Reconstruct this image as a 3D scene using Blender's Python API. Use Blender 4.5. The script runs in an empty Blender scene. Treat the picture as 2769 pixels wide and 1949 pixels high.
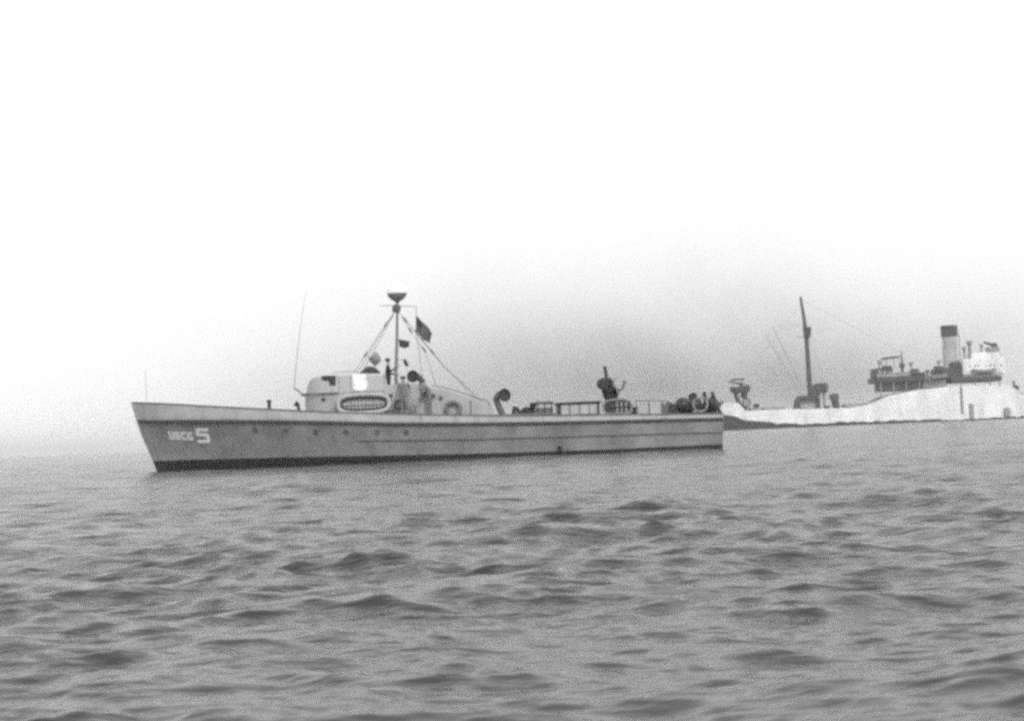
import bpy, bmesh, math, random
import numpy as np
from mathutils import Vector, Matrix

R = math.radians
random.seed(5)
rng = np.random.RandomState(11)
scene = bpy.context.scene
C = scene.collection

# ------------------------------------------------------------------ camera
cam_data = bpy.data.cameras.new('camera')
cam = bpy.data.objects.new('camera', cam_data)
C.objects.link(cam)
cam_data.sensor_width = 36.0
cam_data.angle = R(35.0)
cam_data.clip_start = 0.1
cam_data.clip_end = 30000.0
pitch, roll = R(2.653), R(2.348)
cam.matrix_world = (Matrix.Translation((0, 0, 0.9)) @ Matrix.Rotation(R(90) + pitch, 4, 'X')
                    @ Matrix.Rotation(-roll, 4, 'Z'))
cam_data.dof.use_dof = True
cam_data.dof.focus_distance = 66.0
cam_data.dof.aperture_fstop = cam_data.lens * 0.001 / 0.006
scene.camera = cam

# ------------------------------------------------------------------ sky
world = bpy.data.worlds.new('World')
scene.world = world
world.use_nodes = True
wt = world.node_tree
wt.nodes.clear()


def wn(kind, **kw):
    n = wt.nodes.new(kind)
    for k, v in kw.items():
        setattr(n, k, v)
    return n


def wm(op, a, b=None, clamp=False):
    n = wt.nodes.new('ShaderNodeMath')
    n.operation = op
    n.use_clamp = clamp
    for i, v in enumerate((a, b)):
        if v is None:
            continue
        if isinstance(v, (int, float)):
            n.inputs[i].default_value = v
        else:
            wt.links.new(v, n.inputs[i])
    return n.outputs[0]


SUN_EL, SUN_AZ = R(42), R(158)      # azimuth from +Y (view) clockwise: behind the camera, to the right
sky = wn('ShaderNodeTexSky', sky_type='NISHITA', sun_disc=False, sun_elevation=SUN_EL, sun_rotation=SUN_AZ,
         air_density=1.0, dust_density=3.0)
bw = wn('ShaderNodeRGBToBW')
wt.links.new(sky.outputs[0], bw.inputs[0])
tc = wn('ShaderNodeTexCoord')
nrm = wn('ShaderNodeVectorMath', operation='NORMALIZE')
wt.links.new(tc.outputs['Generated'], nrm.inputs[0])
sep = wn('ShaderNodeSeparateXYZ')
wt.links.new(nrm.outputs[0], sep.inputs[0])
az = wm('ARCTAN2', sep.outputs[0], sep.outputs[1])
el = wm('ARCSINE', sep.outputs[2])
noise = wn('ShaderNodeTexNoise')
noise.inputs['Scale'].default_value = 7.0
noise.inputs['Detail'].default_value = 4.0
wt.links.new(nrm.outputs[0], noise.inputs['Vector'])
nz = wm('SUBTRACT', noise.outputs[0], 0.5)
# banks of smoky haze that stand along the whole horizon, thinner and thicker by turns
azw = wm('ADD', wm('MULTIPLY', wm('SUBTRACT', az, R(5.4)), 7.5), wm('MULTIPLY', nz, 0.8))
bank = wm('POWER', wm('ADD', wm('MULTIPLY', wm('COSINE', azw), 0.5), 0.5), 0.95)
fall = wm('POWER', 2.718, wm('MULTIPLY', wm('POWER', wm('DIVIDE', wm('ABSOLUTE', wm('ADD', el, wm('MULTIPLY', nz, 0.06))), R(4.4)), 1.7), -1.0))
bank = wm('MULTIPLY', bank, fall)
n3 = wn('ShaderNodeTexNoise')
n3.inputs['Scale'].default_value = 22.0
n3.inputs['Detail'].default_value = 5.0
wt.links.new(nrm.outputs[0], n3.inputs['Vector'])
bank = wm('MULTIPLY', bank, wm('ADD', 1.0, wm('MULTIPLY', wm('SUBTRACT', n3.outputs[0], 0.5), 0.35)))
# an overcast, milky cover over the clear sky
cover = wm('ADD', wm('MULTIPLY', bw.outputs[0], 0.25), 9.6)
val = wm('MULTIPLY', cover, wm('SUBTRACT', 1.0, wm('MULTIPLY', bank, 0.84)))
bg = wn('ShaderNodeBackground')
bg.inputs['Strength'].default_value = 0.11
comb = wn('ShaderNodeCombineColor')
for i in range(3):
    wt.links.new(val, comb.inputs[i])
wt.links.new(comb.outputs[0], bg.inputs['Color'])
wo = wn('ShaderNodeOutputWorld')
wt.links.new(bg.outputs[0], wo.inputs['Surface'])

sun_data = bpy.data.lights.new('sun', 'SUN')
sun_data.energy = 1.5
sun_data.angle = R(10)
sun_data.color = (1.0, 1.0, 1.0)
sun = bpy.data.objects.new('sun', sun_data)
C.objects.link(sun)
sd = Vector((math.sin(SUN_AZ) * math.cos(SUN_EL), math.cos(SUN_AZ) * math.cos(SUN_EL), math.sin(SUN_EL)))
sun.rotation_euler = sd.to_track_quat('Z', 'Y').to_euler()

vs = scene.view_settings
vs.view_transform = 'Standard'
vs.look = 'None'
vs.gamma = 1.0
vs.use_curve_mapping = False
vs.exposure = 0.0
scene.cycles.use_denoising = False
scene.cycles.pixel_filter_type = 'BLACKMAN_HARRIS'
scene.cycles.filter_width = 3.2
scene.cycles.use_adaptive_sampling = True
scene.cycles.adaptive_threshold = 0.05
scene.cycles.adaptive_min_samples = 16
scene.cycles.max_bounces = 6
scene.cycles.volume_bounces = 1

# ------------------------------------------------------------------ materials
MATS = {}


def mat(name, grey, rough=0.6, vary=0.12, scale=1.5, stretch=(1, 1, 0.35), bump=0.0, spec=0.4, stain=None, chips=0.0):
    m = bpy.data.materials.new(name)
    m.use_nodes = True
    nt = m.node_tree
    p = nt.nodes['Principled BSDF']
    p.inputs['Roughness'].default_value = rough
    p.inputs['Specular IOR Level'].default_value = spec
    tcn = nt.nodes.new('ShaderNodeTexCoord')
    mp = nt.nodes.new('ShaderNodeMapping')
    mp.inputs['Scale'].default_value = stretch
    nt.links.new(tcn.outputs['Object'], mp.inputs[0])
    n1 = nt.nodes.new('ShaderNodeTexNoise')
    n1.inputs['Scale'].default_value = scale
    n1.inputs['Detail'].default_value = 6
    n1.inputs['Roughness'].default_value = 0.65
    nt.links.new(mp.outputs[0], n1.inputs['Vector'])
    rp = nt.nodes.new('ShaderNodeMapRange')
    rp.inputs['From Min'].default_value = 0.3
    rp.inputs['From Max'].default_value = 0.7
    rp.inputs['To Min'].default_value = grey * (1 - vary)
    rp.inputs['To Max'].default_value = grey * (1 + vary)
    nt.links.new(n1.outputs[0], rp.inputs[0])
    val = rp.outputs[0]

    def M(op, a, b=None):
        n = nt.nodes.new('ShaderNodeMath')
        n.operation = op
        for i, v in enumerate((a, b)):
            if v is None:
                continue
            if isinstance(v, (int, float)):
                n.inputs[i].default_value = v
            else:
                nt.links.new(v, n.inputs[i])
        return n.outputs[0]
    if chips:
        # rust runs: noise drawn out downwards
        mp2 = nt.nodes.new('ShaderNodeMapping')
        mp2.inputs['Scale'].default_value = (1.0, 1.0, 0.07)
        nt.links.new(tcn.outputs['Object'], mp2.inputs[0])
        n2 = nt.nodes.new('ShaderNodeTexNoise')
        n2.inputs['Scale'].default_value = chips
        n2.inputs['Detail'].default_value = 3
        nt.links.new(mp2.outputs[0], n2.inputs['Vector'])
        r2 = nt.nodes.new('ShaderNodeMapRange')
        r2.inputs['From Min'].default_value = 0.56
        r2.inputs['From Max'].default_value = 0.75
        r2.inputs['To Min'].default_value = 1.0
        r2.inputs['To Max'].default_value = 0.78
        nt.links.new(n2.outputs[0], r2.inputs[0])
        val = M('MULTIPLY', val, r2.outputs[0])
    if stain:
        # sooty smear round an exhaust outlet: own centre and width along the hull
        s0, w0 = stain
        sx = nt.nodes.new('ShaderNodeSeparateXYZ')
        nt.links.new(tcn.outputs['Object'], sx.inputs[0])
        d = M('DIVIDE', M('ADD', M('SUBTRACT', sx.outputs[0], s0), M('MULTIPLY', M('SUBTRACT', n1.outputs[0], 0.5), 0.6)), w0)
        g = M('POWER', 2.718, M('MULTIPLY', M('MULTIPLY', d, d), -1.0))
        val = M('MULTIPLY', val, M('SUBTRACT', 1.0, M('MULTIPLY', g, 0.3)))
    cc = nt.nodes.new('ShaderNodeCombineColor')
    for i in range(3):
        nt.links.new(val, cc.inputs[i])
    nt.links.new(cc.outputs[0], p.inputs['Base Color'])
    if bump:
        b = nt.nodes.new('ShaderNodeBump')
        b.inputs['Strength'].default_value = bump
        b.inputs['Distance'].default_value = 0.02
        nt.links.new(n1.outputs[0], b.inputs['Height'])
        nt.links.new(b.outputs[0], p.inputs['Normal'])
    MATS[name] = m
    return m


mat('hull_paint', 0.25, 0.55, 0.28, 0.9, (1, 1, 0.8), 0.1, stain=(18.2, 0.45), chips=3.0)
mat('radome_base', 0.24, 0.6, 0.15, 4.0)
mat('strake_paint', 0.40, 0.55, 0.16, 1.4, (1, 1, 1.0), 0.1, chips=2.5)
mat('boot_top', 0.028, 0.5, 0.25, 1.5)
mat('deck_paint', 0.20, 0.8, 0.15, 2.0)
mat('cabin_paint', 0.45, 0.5, 0.07, 1.5, chips=2.0)
mat('trunk_paint', 0.36, 0.5, 0.10, 1.5, chips=2.0)
mat('rail_dark', 0.055, 0.6, 0.3, 2.0)
mat('cloth_pale', 0.20, 0.9, 0.6, 7.0, bump=0.3)
mat('panel_grey', 0.43, 0.7, 0.15, 4.0)
mat('trim_grey', 0.16, 0.6, 0.15, 3.0)
mat('white_paint', 0.92, 0.5, 0.02, 3.0)
mat('dark_metal', 0.035, 0.55, 0.25, 6.0)
mat('mid_metal', 0.12, 0.5, 0.2, 5.0)
mat('mast_paint', 0.22, 0.5, 0.2, 4.0)
mat('light_metal', 0.42, 0.5, 0.12, 4.0)
mat('canvas_dark', 0.045, 0.9, 0.25, 6.0, bump=0.4)
mat('canvas_grey', 0.30, 0.9, 0.15, 5.0, bump=0.4)
mat('float_light', 0.43, 0.7, 0.10, 5.0)
mat('coil_band_dark', 0.06, 0.9, 0.3, 20.0)
mat('rope', 0.16, 0.9, 0.2, 20.0)
mat('window_glass', 0.015, 0.08, 0.1, 3.0, spec=0.5)
mat('cloth_dark', 0.035, 0.9, 0.3, 8.0, bump=0.3)
mat('cloth_grey', 0.17, 0.9, 0.3, 8.0, bump=0.3)
mat('skin', 0.36, 0.6, 0.08, 10.0)
mat('helmet', 0.04, 0.5, 0.2, 5.0)
mat('flag_dark', 0.05, 0.9, 0.3, 8.0)
mat('ship_white', 0.84, 0.55, 0.20, 0.25, (1, 1, 0.4), chips=0.35)
mat('ship_boot_shade', 0.035, 0.6, 0.35, 0.3, (1, 1, 0.5))  # boot paint, also the shade painted in under the bow flare
mat('ship_dark', 0.055, 0.6, 0.3, 0.5)
mat('ship_grey', 0.30, 0.6, 0.2, 0.5)
mat('funnel_paint', 0.42, 0.6, 0.25, 0.6)
mat('letter_paint', 0.80, 0.6, 0.14, 9.0, chips=14.0)
mat('ship_deck', 0.22, 0.8, 0.2, 0.5)

# the ensign: thirteen stripes and a dark canton, its white stripes set to a dull grey
fm = bpy.data.materials.new('ensign_cloth')
fm.use_nodes = True
nt = fm.node_tree
uv = nt.nodes.new('ShaderNodeUVMap')
uv.uv_map = 'UVMap'
sx = nt.nodes.new('ShaderNodeSeparateXYZ')
nt.links.new(uv.outputs[0], sx.inputs[0])


def fmath(op, a, b):
    n = nt.nodes.new('ShaderNodeMath')
    n.operation = op
    for i, v in enumerate((a, b)):
        if isinstance(v, (int, float)):
            n.inputs[i].default_value = v
        else:
            nt.links.new(v, n.inputs[i])
    return n.outputs[0]


st = fmath('LESS_THAN', fmath('MODULO', fmath('MULTIPLY', sx.outputs[1], 13.0), 2.0), 1.0)
canton = fmath('MULTIPLY', fmath('LESS_THAN', sx.outputs[0], 0.4), fmath('GREATER_THAN', sx.outputs[1], 6 / 13))
tone = fmath('ADD', 0.19, fmath('MULTIPLY', st, -0.14))
tone = fmath('ADD', fmath('MULTIPLY', tone, fmath('SUBTRACT', 1.0, canton)), fmath('MULTIPLY', canton, 0.045))
cc = nt.nodes.new('ShaderNodeCombineColor')
for i in range(3):
    nt.links.new(tone, cc.inputs[i])
nt.links.new(cc.outputs[0], nt.nodes['Principled BSDF'].inputs['Base Color'])
nt.nodes['Principled BSDF'].inputs['Roughness'].default_value = 0.9
MATS['ensign_cloth'] = fm

# ------------------------------------------------------------------ helpers


def tag(o, label, cat, group=None):
    o['label'] = label
    o['category'] = cat
    if group:
        o['group'] = group
    return o


def empty(name, loc=(0, 0, 0), rz=0.0):
    o = bpy.data.objects.new(name, None)
    o.empty_display_size = 0.2
    o.location = loc
    o.rotation_euler = (0, 0, rz)
    C.objects.link(o)
    return o


def obj(name, data, m, parent=None, smooth=False):
    """data is a bmesh or (verts, faces)"""
    me = bpy.data.meshes.new(name)
    if isinstance(data, bmesh.types.BMesh):
        bmesh.ops.recalc_face_normals(data, faces=data.faces)
        data.to_mesh(me)
        data.free()
    else:
        bm = bmesh.new()
        vs_ = [bm.verts.new(v) for v in data[0]]
        for f in data[1]:
            try:
                bm.faces.new([vs_[i] for i in f])
            except ValueError:
                pass
        bmesh.ops.recalc_face_normals(bm, faces=bm.faces)
        bm.to_mesh(me)
        bm.free()
    ms = m if isinstance(m, (list, tuple)) else [m]
    for k in ms:
        me.materials.append(MATS[k])
    if smooth:
        me.polygons.foreach_set('use_smooth', [True] * len(me.polygons))
        try:
            me.set_sharp_from_angle(angle=R(40))
        except Exception:
            pass
    o = bpy.data.objects.new(name, me)
    C.objects.link(o)
    if parent:
        o.parent = parent
    return o


def box_bm(c, size, bevel=0.01, rot=None, taper=1.0):
    bm = bmesh.new()
    bmesh.ops.create_cube(bm, size=1.0)
    for v in bm.verts:
        k = taper if v.co.z > 0 else 1.0
        v.co = Vector((v.co.x * size[0] * k, v.co.y * size[1] * k, v.co.z * size[2]))
    if bevel:
        bmesh.ops.bevel(bm, geom=list(bm.edges), offset=bevel, segments=2, affect='EDGES')
    if rot is not None:
        bmesh.ops.rotate(bm, verts=bm.verts, cent=(0, 0, 0), matrix=rot)
    bmesh.ops.translate(bm, verts=bm.verts, vec=c)
    return bm


def box(name, c, size, m, parent=None, bevel=0.01, rot=None, taper=1.0):
    return obj(name, box_bm(c, size, bevel, rot, taper), m, parent)


def tube_data(pts, rad, seg=8, closed=False, cap=True):
    pts = [Vector(p) for p in pts]
    n = len(pts)
    rads = rad if isinstance(rad, (list, tuple)) else [rad] * n
    V, F = [], []
    prev = None
    for i, p in enumerate(pts):
        if closed:
            t = pts[(i + 1) % n] - pts[i - 1]
        else:
            t = pts[min(i + 1, n - 1)] - pts[max(i - 1, 0)]
        t.normalize()
        if prev is None:
            ref = Vector((0, 0, 1)) if abs(t.z) < 0.9 else Vector((1, 0, 0))
            a = t.cross(ref).normalized()
        else:
            a = (prev - t * prev.dot(t)).normalized()
        prev = a
        b = t.cross(a)
        for k in range(seg):
            w = 2 * math.pi * k / seg
            V.append(p + (a * math.cos(w) + b * math.sin(w)) * rads[i])
    for i in range(n if closed else n - 1):
        j = (i + 1) % n
        for k in range(seg):
            F.append((i * seg + k, i * seg + (k + 1) % seg, j * seg + (k + 1) % seg, j * seg + k))
    if cap and not closed:
        F.append(tuple(range(seg - 1, -1, -1)))
        F.append(tuple((n - 1) * seg + k for k in range(seg)))
    return V, F


def tube(name, pts, rad, m, parent=None, seg=8, closed=False):
    return obj(name, tube_data(pts, rad, seg, closed), m, parent, smooth=True)


def lathe(name, prof, m, parent=None, at=(0, 0, 0), axis=None, seg=20, cap=True):
    """prof: list of (radius, height)"""
    V, F = [], []
    for r_, z_ in prof:
        for k in range(seg):
            w = 2 * math.pi * k / seg
            V.append(Vector((r_ * math.cos(w), r_ * math.sin(w), z_)))
    for i in range(len(prof) - 1):
        for k in range(seg):
            F.append((i * seg + k, i * seg + (k + 1) % seg, (i + 1) * seg + (k + 1) % seg, (i + 1) * seg + k))
    if cap:
        F.append(tuple(range(seg - 1, -1, -1)))
        F.append(tuple((len(prof) - 1) * seg + k for k in range(seg)))
    q = Vector(axis).to_track_quat('Z', 'Y') if axis is not None else None
    V = [(q @ v if q else v) + Vector(at) for v in V]
    return obj(name, (V, F), m, parent, smooth=True)


def loft(name, secs, m, parent=None, smooth=True):
    """secs: equal-length rings of points, capped at both ends"""
    n = len(secs[0])
    V = [Vector(p) for s in secs for p in s]
    F = []
    for i in range(len(secs) - 1):
        for k in range(n):
            F.append((i * n + k, i * n + (k + 1) % n, (i + 1) * n + (k + 1) % n, (i + 1) * n + k))
    F.append(tuple(range(n)))
    F.append(tuple((len(secs) - 1) * n + k for k in range(n)))
    return obj(name, (V, F), m, parent, smooth)


def interp(tab, x):
    return float(np.interp(x, [t[0] for t in tab], [t[1] for t in tab]))


def smooth_interp(tab):
    """monotone-ish cubic through a table"""
    xs = np.array([t[0] for t in tab], float)
    ys = np.array([t[1] for t in tab], float)
    m_ = np.gradient(ys, xs)

    def f(x):
        x = min(max(x, xs[0]), xs[-1])
        i = int(min(max(np.searchsorted(xs, x) - 1, 0), len(xs) - 2))
        hh = xs[i + 1] - xs[i]
        t = (x - xs[i]) / hh
        return float((2 * t**3 - 3 * t**2 + 1) * ys[i] + (t**3 - 2 * t**2 + t) * hh * m_[i]
                     + (-2 * t**3 + 3 * t**2) * ys[i + 1] + (t**3 - t**2) * hh * m_[i + 1])
    return f


# ------------------------------------------------------------------ the sea
def wave_set():
    W_ = []
    for k in range(260):
        lam = math.exp(rng.uniform(math.log(0.09), math.log(3.6)))
        # a broad sea: short chop rides on longer waves, all of like steepness
        slope = 0.0265 if lam < 0.42 else 0.0265 * (0.42 / lam) ** 0.9
        th = rng.normal(R(86), R(46))          # travel direction, along the view with a wide spread
        W_.append((lam, slope, th, rng.uniform(0, 2 * math.pi)))
    for k in range(36):                        # longer waves that still show far out by the boat
        W_.append((math.exp(rng.uniform(math.log(1.4), math.log(7.0))), 0.0105, rng.normal(R(86), R(50)), rng.uniform(0, 2 * math.pi)))
    for lam, slope, th in ((9.0, 0.007, R(60)), (15.0, 0.005, R(95)), (26.0, 0.004, R(80))):
        W_.append((lam, slope, th, rng.uniform(0, 2 * math.pi)))
    return W_


def build_sea():
    ys = [-400.0, -120.0, -40.0, -14.0, -6.0, -3.0, -1.5, -0.5, 0.5]
    y = 1.2
    while y < 9000:
        ys.append(y)
        k = 0.0042 if y < 12 else 0.0055 if y < 45 else (0.008 if y < 160 else (0.02 if y < 700 else 0.06))
        y += max(0.02, k * y)
    ys = np.array(ys)
    nx = 820
    t = np.linspace(-1, 1, nx)
    t = 0.62 * t + 0.38 * t**3
    half = 9.0 + 0.75 * np.abs(ys)
    X = t[None, :] * half[:, None]
    Y = np.repeat(ys[:, None], nx, 1)
    sp = np.maximum(np.gradient(ys)[:, None] * np.ones((1, nx)), np.abs(np.gradient(X, axis=1)))
    Z = np.zeros_like(X)
    DX = np.zeros_like(X)
    DY = np.zeros_like(X)
    # gusts: patches of rougher and calmer water
    gust = np.zeros_like(X)
    for k in range(14):
        lam = rng.uniform(1.6, 14)
        a = rng.uniform(0, 2 * math.pi)
        gust += np.sin(2 * math.pi / lam * (X * math.cos(a) + Y * math.sin(a)) + rng.uniform(0, 6.28))
    gust = np.clip(1.0 + 0.07 * gust, 0.7, 1.35)
    lost = np.zeros_like(X)
    total = 0.0
    for lam, slope, th, ph in wave_set():
        k = 2 * math.pi / lam
        fade = np.clip(lam / sp / 2.2 - 1.0, 0, 1)
        if lam > 4:
            fade = fade * np.clip(1.1 - Y / 900, 0.3, 1)
        if lam < 4:
            lost += slope**2 * (1 - fade**2)
            total += slope**2
        arg = k * (X * math.cos(th) + Y * math.sin(th)) + ph
        a = slope / k * fade * (gust if lam < 3 else 1.0)
        sn, cs = np.sin(arg), np.cos(arg)
        Z += a * sn
        DX += a * cs * math.cos(th)
        DY += a * cs * math.sin(th)
    X = X + 1.0 * DX
    Y = Y + 1.0 * DY
    ny = len(ys)
    co = np.stack([X, Y, Z], -1).reshape(-1, 3)
    idx = np.arange(ny * nx).reshape(ny, nx)
    q = np.stack([idx[:-1, :-1], idx[:-1, 1:], idx[1:, 1:], idx[1:, :-1]], -1).reshape(-1, 4)
    me = bpy.data.meshes.new('sea')
    me.vertices.add(len(co))
    me.vertices.foreach_set('co', co.astype(np.float32).ravel())
    me.loops.add(q.size)
    me.loops.foreach_set('vertex_index', q.astype(np.int32).ravel())
    me.polygons.add(len(q))
    me.polygons.foreach_set('loop_start', np.arange(0, q.size, 4, dtype=np.int32))
    me.polygons.foreach_set('use_smooth', np.ones(len(q), bool))
    me.update(calc_edges=True)
    # how much of the short chop the mesh is too coarse to carry: the material adds it as relief
    at_ = me.attributes.new('chop', 'FLOAT', 'POINT')
    at_.data.foreach_set('value', np.sqrt(lost / total).astype(np.float32).ravel())
    o = bpy.data.objects.new('sea', me)
    o['kind'] = 'structure'
    C.objects.link(o)
    m = bpy.data.materials.new('sea_water')
    m.use_nodes = True
    n_ = m.node_tree
    p = n_.nodes['Principled BSDF']
    p.inputs['Base Color'].default_value = (0.03, 0.03, 0.03, 1)
    p.inputs['Roughness'].default_value = 0.16
    p.inputs['IOR'].default_value = 1.333
    tcn = n_.nodes.new('ShaderNodeTexCoord')
    ca = n_.nodes.new('ShaderNodeAttribute')
    ca.attribute_name = 'chop'
    prev = None
    for sc_, dist, strength, least in ((3.6, 0.16, 0.85, 0.04), (16.0, 0.018, 0.7, 0.55)):
        mp = n_.nodes.new('ShaderNodeMapping')
        mp.inputs['Scale'].default_value = (0.6, 1.0, 1.0)
        n_.links.new(tcn.outputs['Object'], mp.inputs[0])
        nn = n_.nodes.new('ShaderNodeTexNoise')
        nn.inputs['Scale'].default_value = sc_
        nn.inputs['Detail'].default_value = 3
        nn.inputs['Distortion'].default_value = 0.3
        n_.links.new(mp.outputs[0], nn.inputs['Vector'])
        b = n_.nodes.new('ShaderNodeBump')
        mr = n_.nodes.new('ShaderNodeMapRange')
        mr.inputs['To Min'].default_value = strength * least
        mr.inputs['To Max'].default_value = strength
        n_.links.new(ca.outputs['Fac'], mr.inputs[0])
        n_.links.new(mr.outputs[0], b.inputs['Strength'])
        b.inputs['Distance'].default_value = dist
        n_.links.new(nn.outputs[0], b.inputs['Height'])
        if prev:
            n_.links.new(prev.outputs[0], b.inputs['Normal'])
        prev = b
    n_.links.new(prev.outputs[0], p.inputs['Normal'])
    me.materials.append(m)
    return o


build_sea()

# ------------------------------------------------------------------ patrol boat (local: x aft from the stem head, y to starboard, z up from the water)
BOAT_LOC, BOAT_RZ = (-16.399, 69.6, 0.0), R(3.0)
boat = empty('patrol_boat', BOAT_LOC, BOAT_RZ)
tag(boat, 'long grey patrol boat with light cabin and mast, the nearer of the two vessels', 'boat')

SHEER = smooth_interp([(0, 3.0), (0.9, 2.93), (3.75, 2.65), (6, 2.44), (8.6, 2.21), (10.2, 2.10), (14.6, 1.83), (21.2, 1.60), (25.4, 1.48)])
RUB = smooth_interp([(0, 2.24), (0.9, 2.19), (3.75, 2.07), (9, 1.79), (10.2, 1.71), (14.6, 1.51), (21.2, 1.36), (25.4, 1.29)])
BOOT = smooth_interp([(0, 0.46), (3.7, 0.42), (8.9, 0.33), (14.5, 0.22), (21.1, 0.17), (25.4, 0.19)])
B_RUB = smooth_interp([(0, 0.02), (0.8, 0.55), (2.2, 1.18), (4, 1.68), (6, 2.06), (8, 2.30), (11, 2.45), (16, 2.46), (21, 2.32), (25.4, 2.02)])
B_WL = smooth_interp([(0, 0.02), (1.2, 0.38), (3, 0.88), (5, 1.34), (7, 1.70), (10, 2.04), (15, 2.24), (21, 2.20), (25.4, 1.95)])
STEM = [(-1.0, 1.75), (-0.4, 1.30), (0, 1.02), (0.44, 0.86), (1.12, 0.59), (1.68, 0.37), (2.23, 0.20), (3.0, 0.0)]


def s_stem(z):
    return interp(STEM, z)


def s_end(z):
    return 25.10 + 0.07 * z


def hb(s, z):
    """half breadth of the hull at (s, z)"""
    a, e = s_stem(z), s_end(z)
    d = (s - a) / (e - a) * 25.4
    d = min(max(d, 0), 25.4)
    zr = RUB(s)
    br, bw_ = B_RUB(d), B_WL(d)
    if z >= zr:
        zt = SHEER(s)
        k = (z - zr) / max(zt - zr, 0.01)
        return max(br - 0.10 * (zt - zr) * k * min(1, d / 2), 0.015)
    if z >= 0:
        p = 1.0 + 0.75 * math.exp(-d / 5.0)
        return bw_ + (br - bw_) * (z / zr) ** p
    return bw_ * (1 + 0.35 * z)


def hull_point(s, z, off=0.0, side=-1):
    return Vector((s, side * (hb(s, z) + off), z))


def hull_normal(s, z):
    p = hull_point(s, z)
    a = hull_point(s + 0.05, z) - p
    b = hull_point(s, z + 0.05) - p
    n = a.cross(b).normalized()
    return n if n.y < 0 else -n


def build_hull():
    us = np.concatenate([np.linspace(0, 0.1, 14)[:-1], np.linspace(0.1, 1, 60)])
    rows_below = [-1.0, -0.5, -0.15]
    V, F, Mi = [], [], []
    nlev = None
    for side in (-1, 1):
        base = len(V)
        for u in us:
            # levels follow the boot-top, the rub rail and the sheer
            s0 = u * 25.3
            zb, zr, zt = BOOT(s0), RUB(s0), SHEER(s0)
            lev = list(rows_below) + [0.0, zb * 0.5, zb] + [zb + (zr - zb) * k / 8 for k in range(1, 9)] + [zr + (zt - zr) * k / 3 for k in range(1, 4)]
            nlev = len(lev)
            for z in lev:
                s = s_stem(z) + u * (s_end(z) - s_stem(z))
                V.append((s, side * hb(s, z), z))
        for i in range(len(us) - 1):
            for j in range(nlev - 1):
                a = base + i * nlev + j
                F.append((a, a + 1, a + nlev + 1, a + nlev) if side > 0 else (a, a + nlev, a + nlev + 1, a + 1))
                Mi.append(1 if j < 5 else (0 if j < 13 else 2))
    n1 = len(us) * nlev
    # transom and bottom
    i0 = (len(us) - 1) * nlev
    for j in range(nlev - 1):
        F.append((i0 + j, n1 + i0 + j, n1 + i0 + j + 1, i0 + j + 1))
        Mi.append(1 if j < 5 else (0 if j < 13 else 2))
    for i in range(len(us) - 1):
        F.append((i * nlev, n1 + i * nlev, n1 + (i + 1) * nlev, (i + 1) * nlev))
        Mi.append(1)
    me = bpy.data.meshes.new('hull')
    me.from_pydata(V, [], F)
    for k in ('hull_paint', 'boot_top', 'strake_paint'):
        me.materials.append(MATS[k])
    me.polygons.foreach_set('material_index', Mi)
    bm = bmesh.new()
    bm.from_mesh(me)
    bmesh.ops.remove_doubles(bm, verts=bm.verts, dist=0.004)
    bmesh.ops.recalc_face_normals(bm, faces=bm.faces)
    bm.to_mesh(me)
    bm.free()
    me.polygons.foreach_set('use_smooth', [True] * len(me.polygons))
    me.set_sharp_from_angle(angle=R(28))
    o = bpy.data.objects.new('hull', me)
    C.objects.link(o)
    o.parent = boat
    # deck, 8 cm below the top of the strake
    V, F = [], []
    for i, u in enumerate(us[1:]):
        s = 0.05 + u * 25.15
        z = SHEER(s) - 0.10
        w = hb(s, z) - 0.012
        for k, (f_, cz) in enumerate(((-1, 0), (-0.5, 0.05), (0, 0.07), (0.5, 0.05), (1, 0))):
            V.append((s, f_ * w, z + cz))
    for i in range(len(us) - 2):
        for k in range(4):
            a = i * 5 + k
            F.append((a, a + 1, a + 6, a + 5))
    obj('deck', (V, F), 'deck_paint', boat)
    for side in (-1, 1):
        # rub rail, toe rail and the lower guard, each one long timber
        for nm, zf, s_a, s_b, hgt, out, m_, shift in (('rub_rail', RUB, 0.32, 25.15, 0.11, 0.06, 'rail_dark', -0.04),
                                                   ('toe_rail', SHEER, 0.06, 25.15, 0.045, 0.035, 'trim_grey', 0.0),
                                                   ('guard_rail', lambda s: interp([(9.5, 0.98), (10.2, 0.97), (14.6, 0.84), (21, 0.76), (25.3, 0.70)], s), 9.6, 25.1, 0.055, 0.045, 'trim_grey', 0.0)):
            secs = []
            for s in np.linspace(s_a, s_b, 70):
                z = zf(s) + shift
                w = hb(s, z)
                k = min(1.0, (s - s_a) / 0.6 + 0.25)
                o1 = w + out * k
                i1 = w - 0.03
                secs.append([(s, side * i1, z - hgt / 2), (s, side * o1, z - hgt / 2), (s, side * o1, z + hgt / 2), (s, side * i1, z + hgt / 2)])
            loft(nm, secs, m_, boat, smooth=False)


build_hull()

# portholes on the port bow and side
for s, z in ((5.43, 1.58), (6.73, 1.50), (7.98, 1.41), (9.24, 1.34), (10.55, 1.28), (11.76, 1.23)):
    for side in (-1, 1):
        nrm_ = hull_normal(s, z)
        if side > 0:
            nrm_ = Vector((nrm_.x, -nrm_.y, nrm_.z))
        p = hull_point(s, z, 0, side)
        port = lathe('porthole', [(0.085, -0.03), (0.12, -0.03), (0.12, 0.018), (0.085, 0.018), (0.085, -0.03)], 'trim_grey', boat, p, nrm_, 16, cap=False)
        lathe('pane', [(0.09, 0.0), (0.09, 0.004)], 'mid_metal', port, p + nrm_ * 0.002, nrm_, 16)


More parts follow.
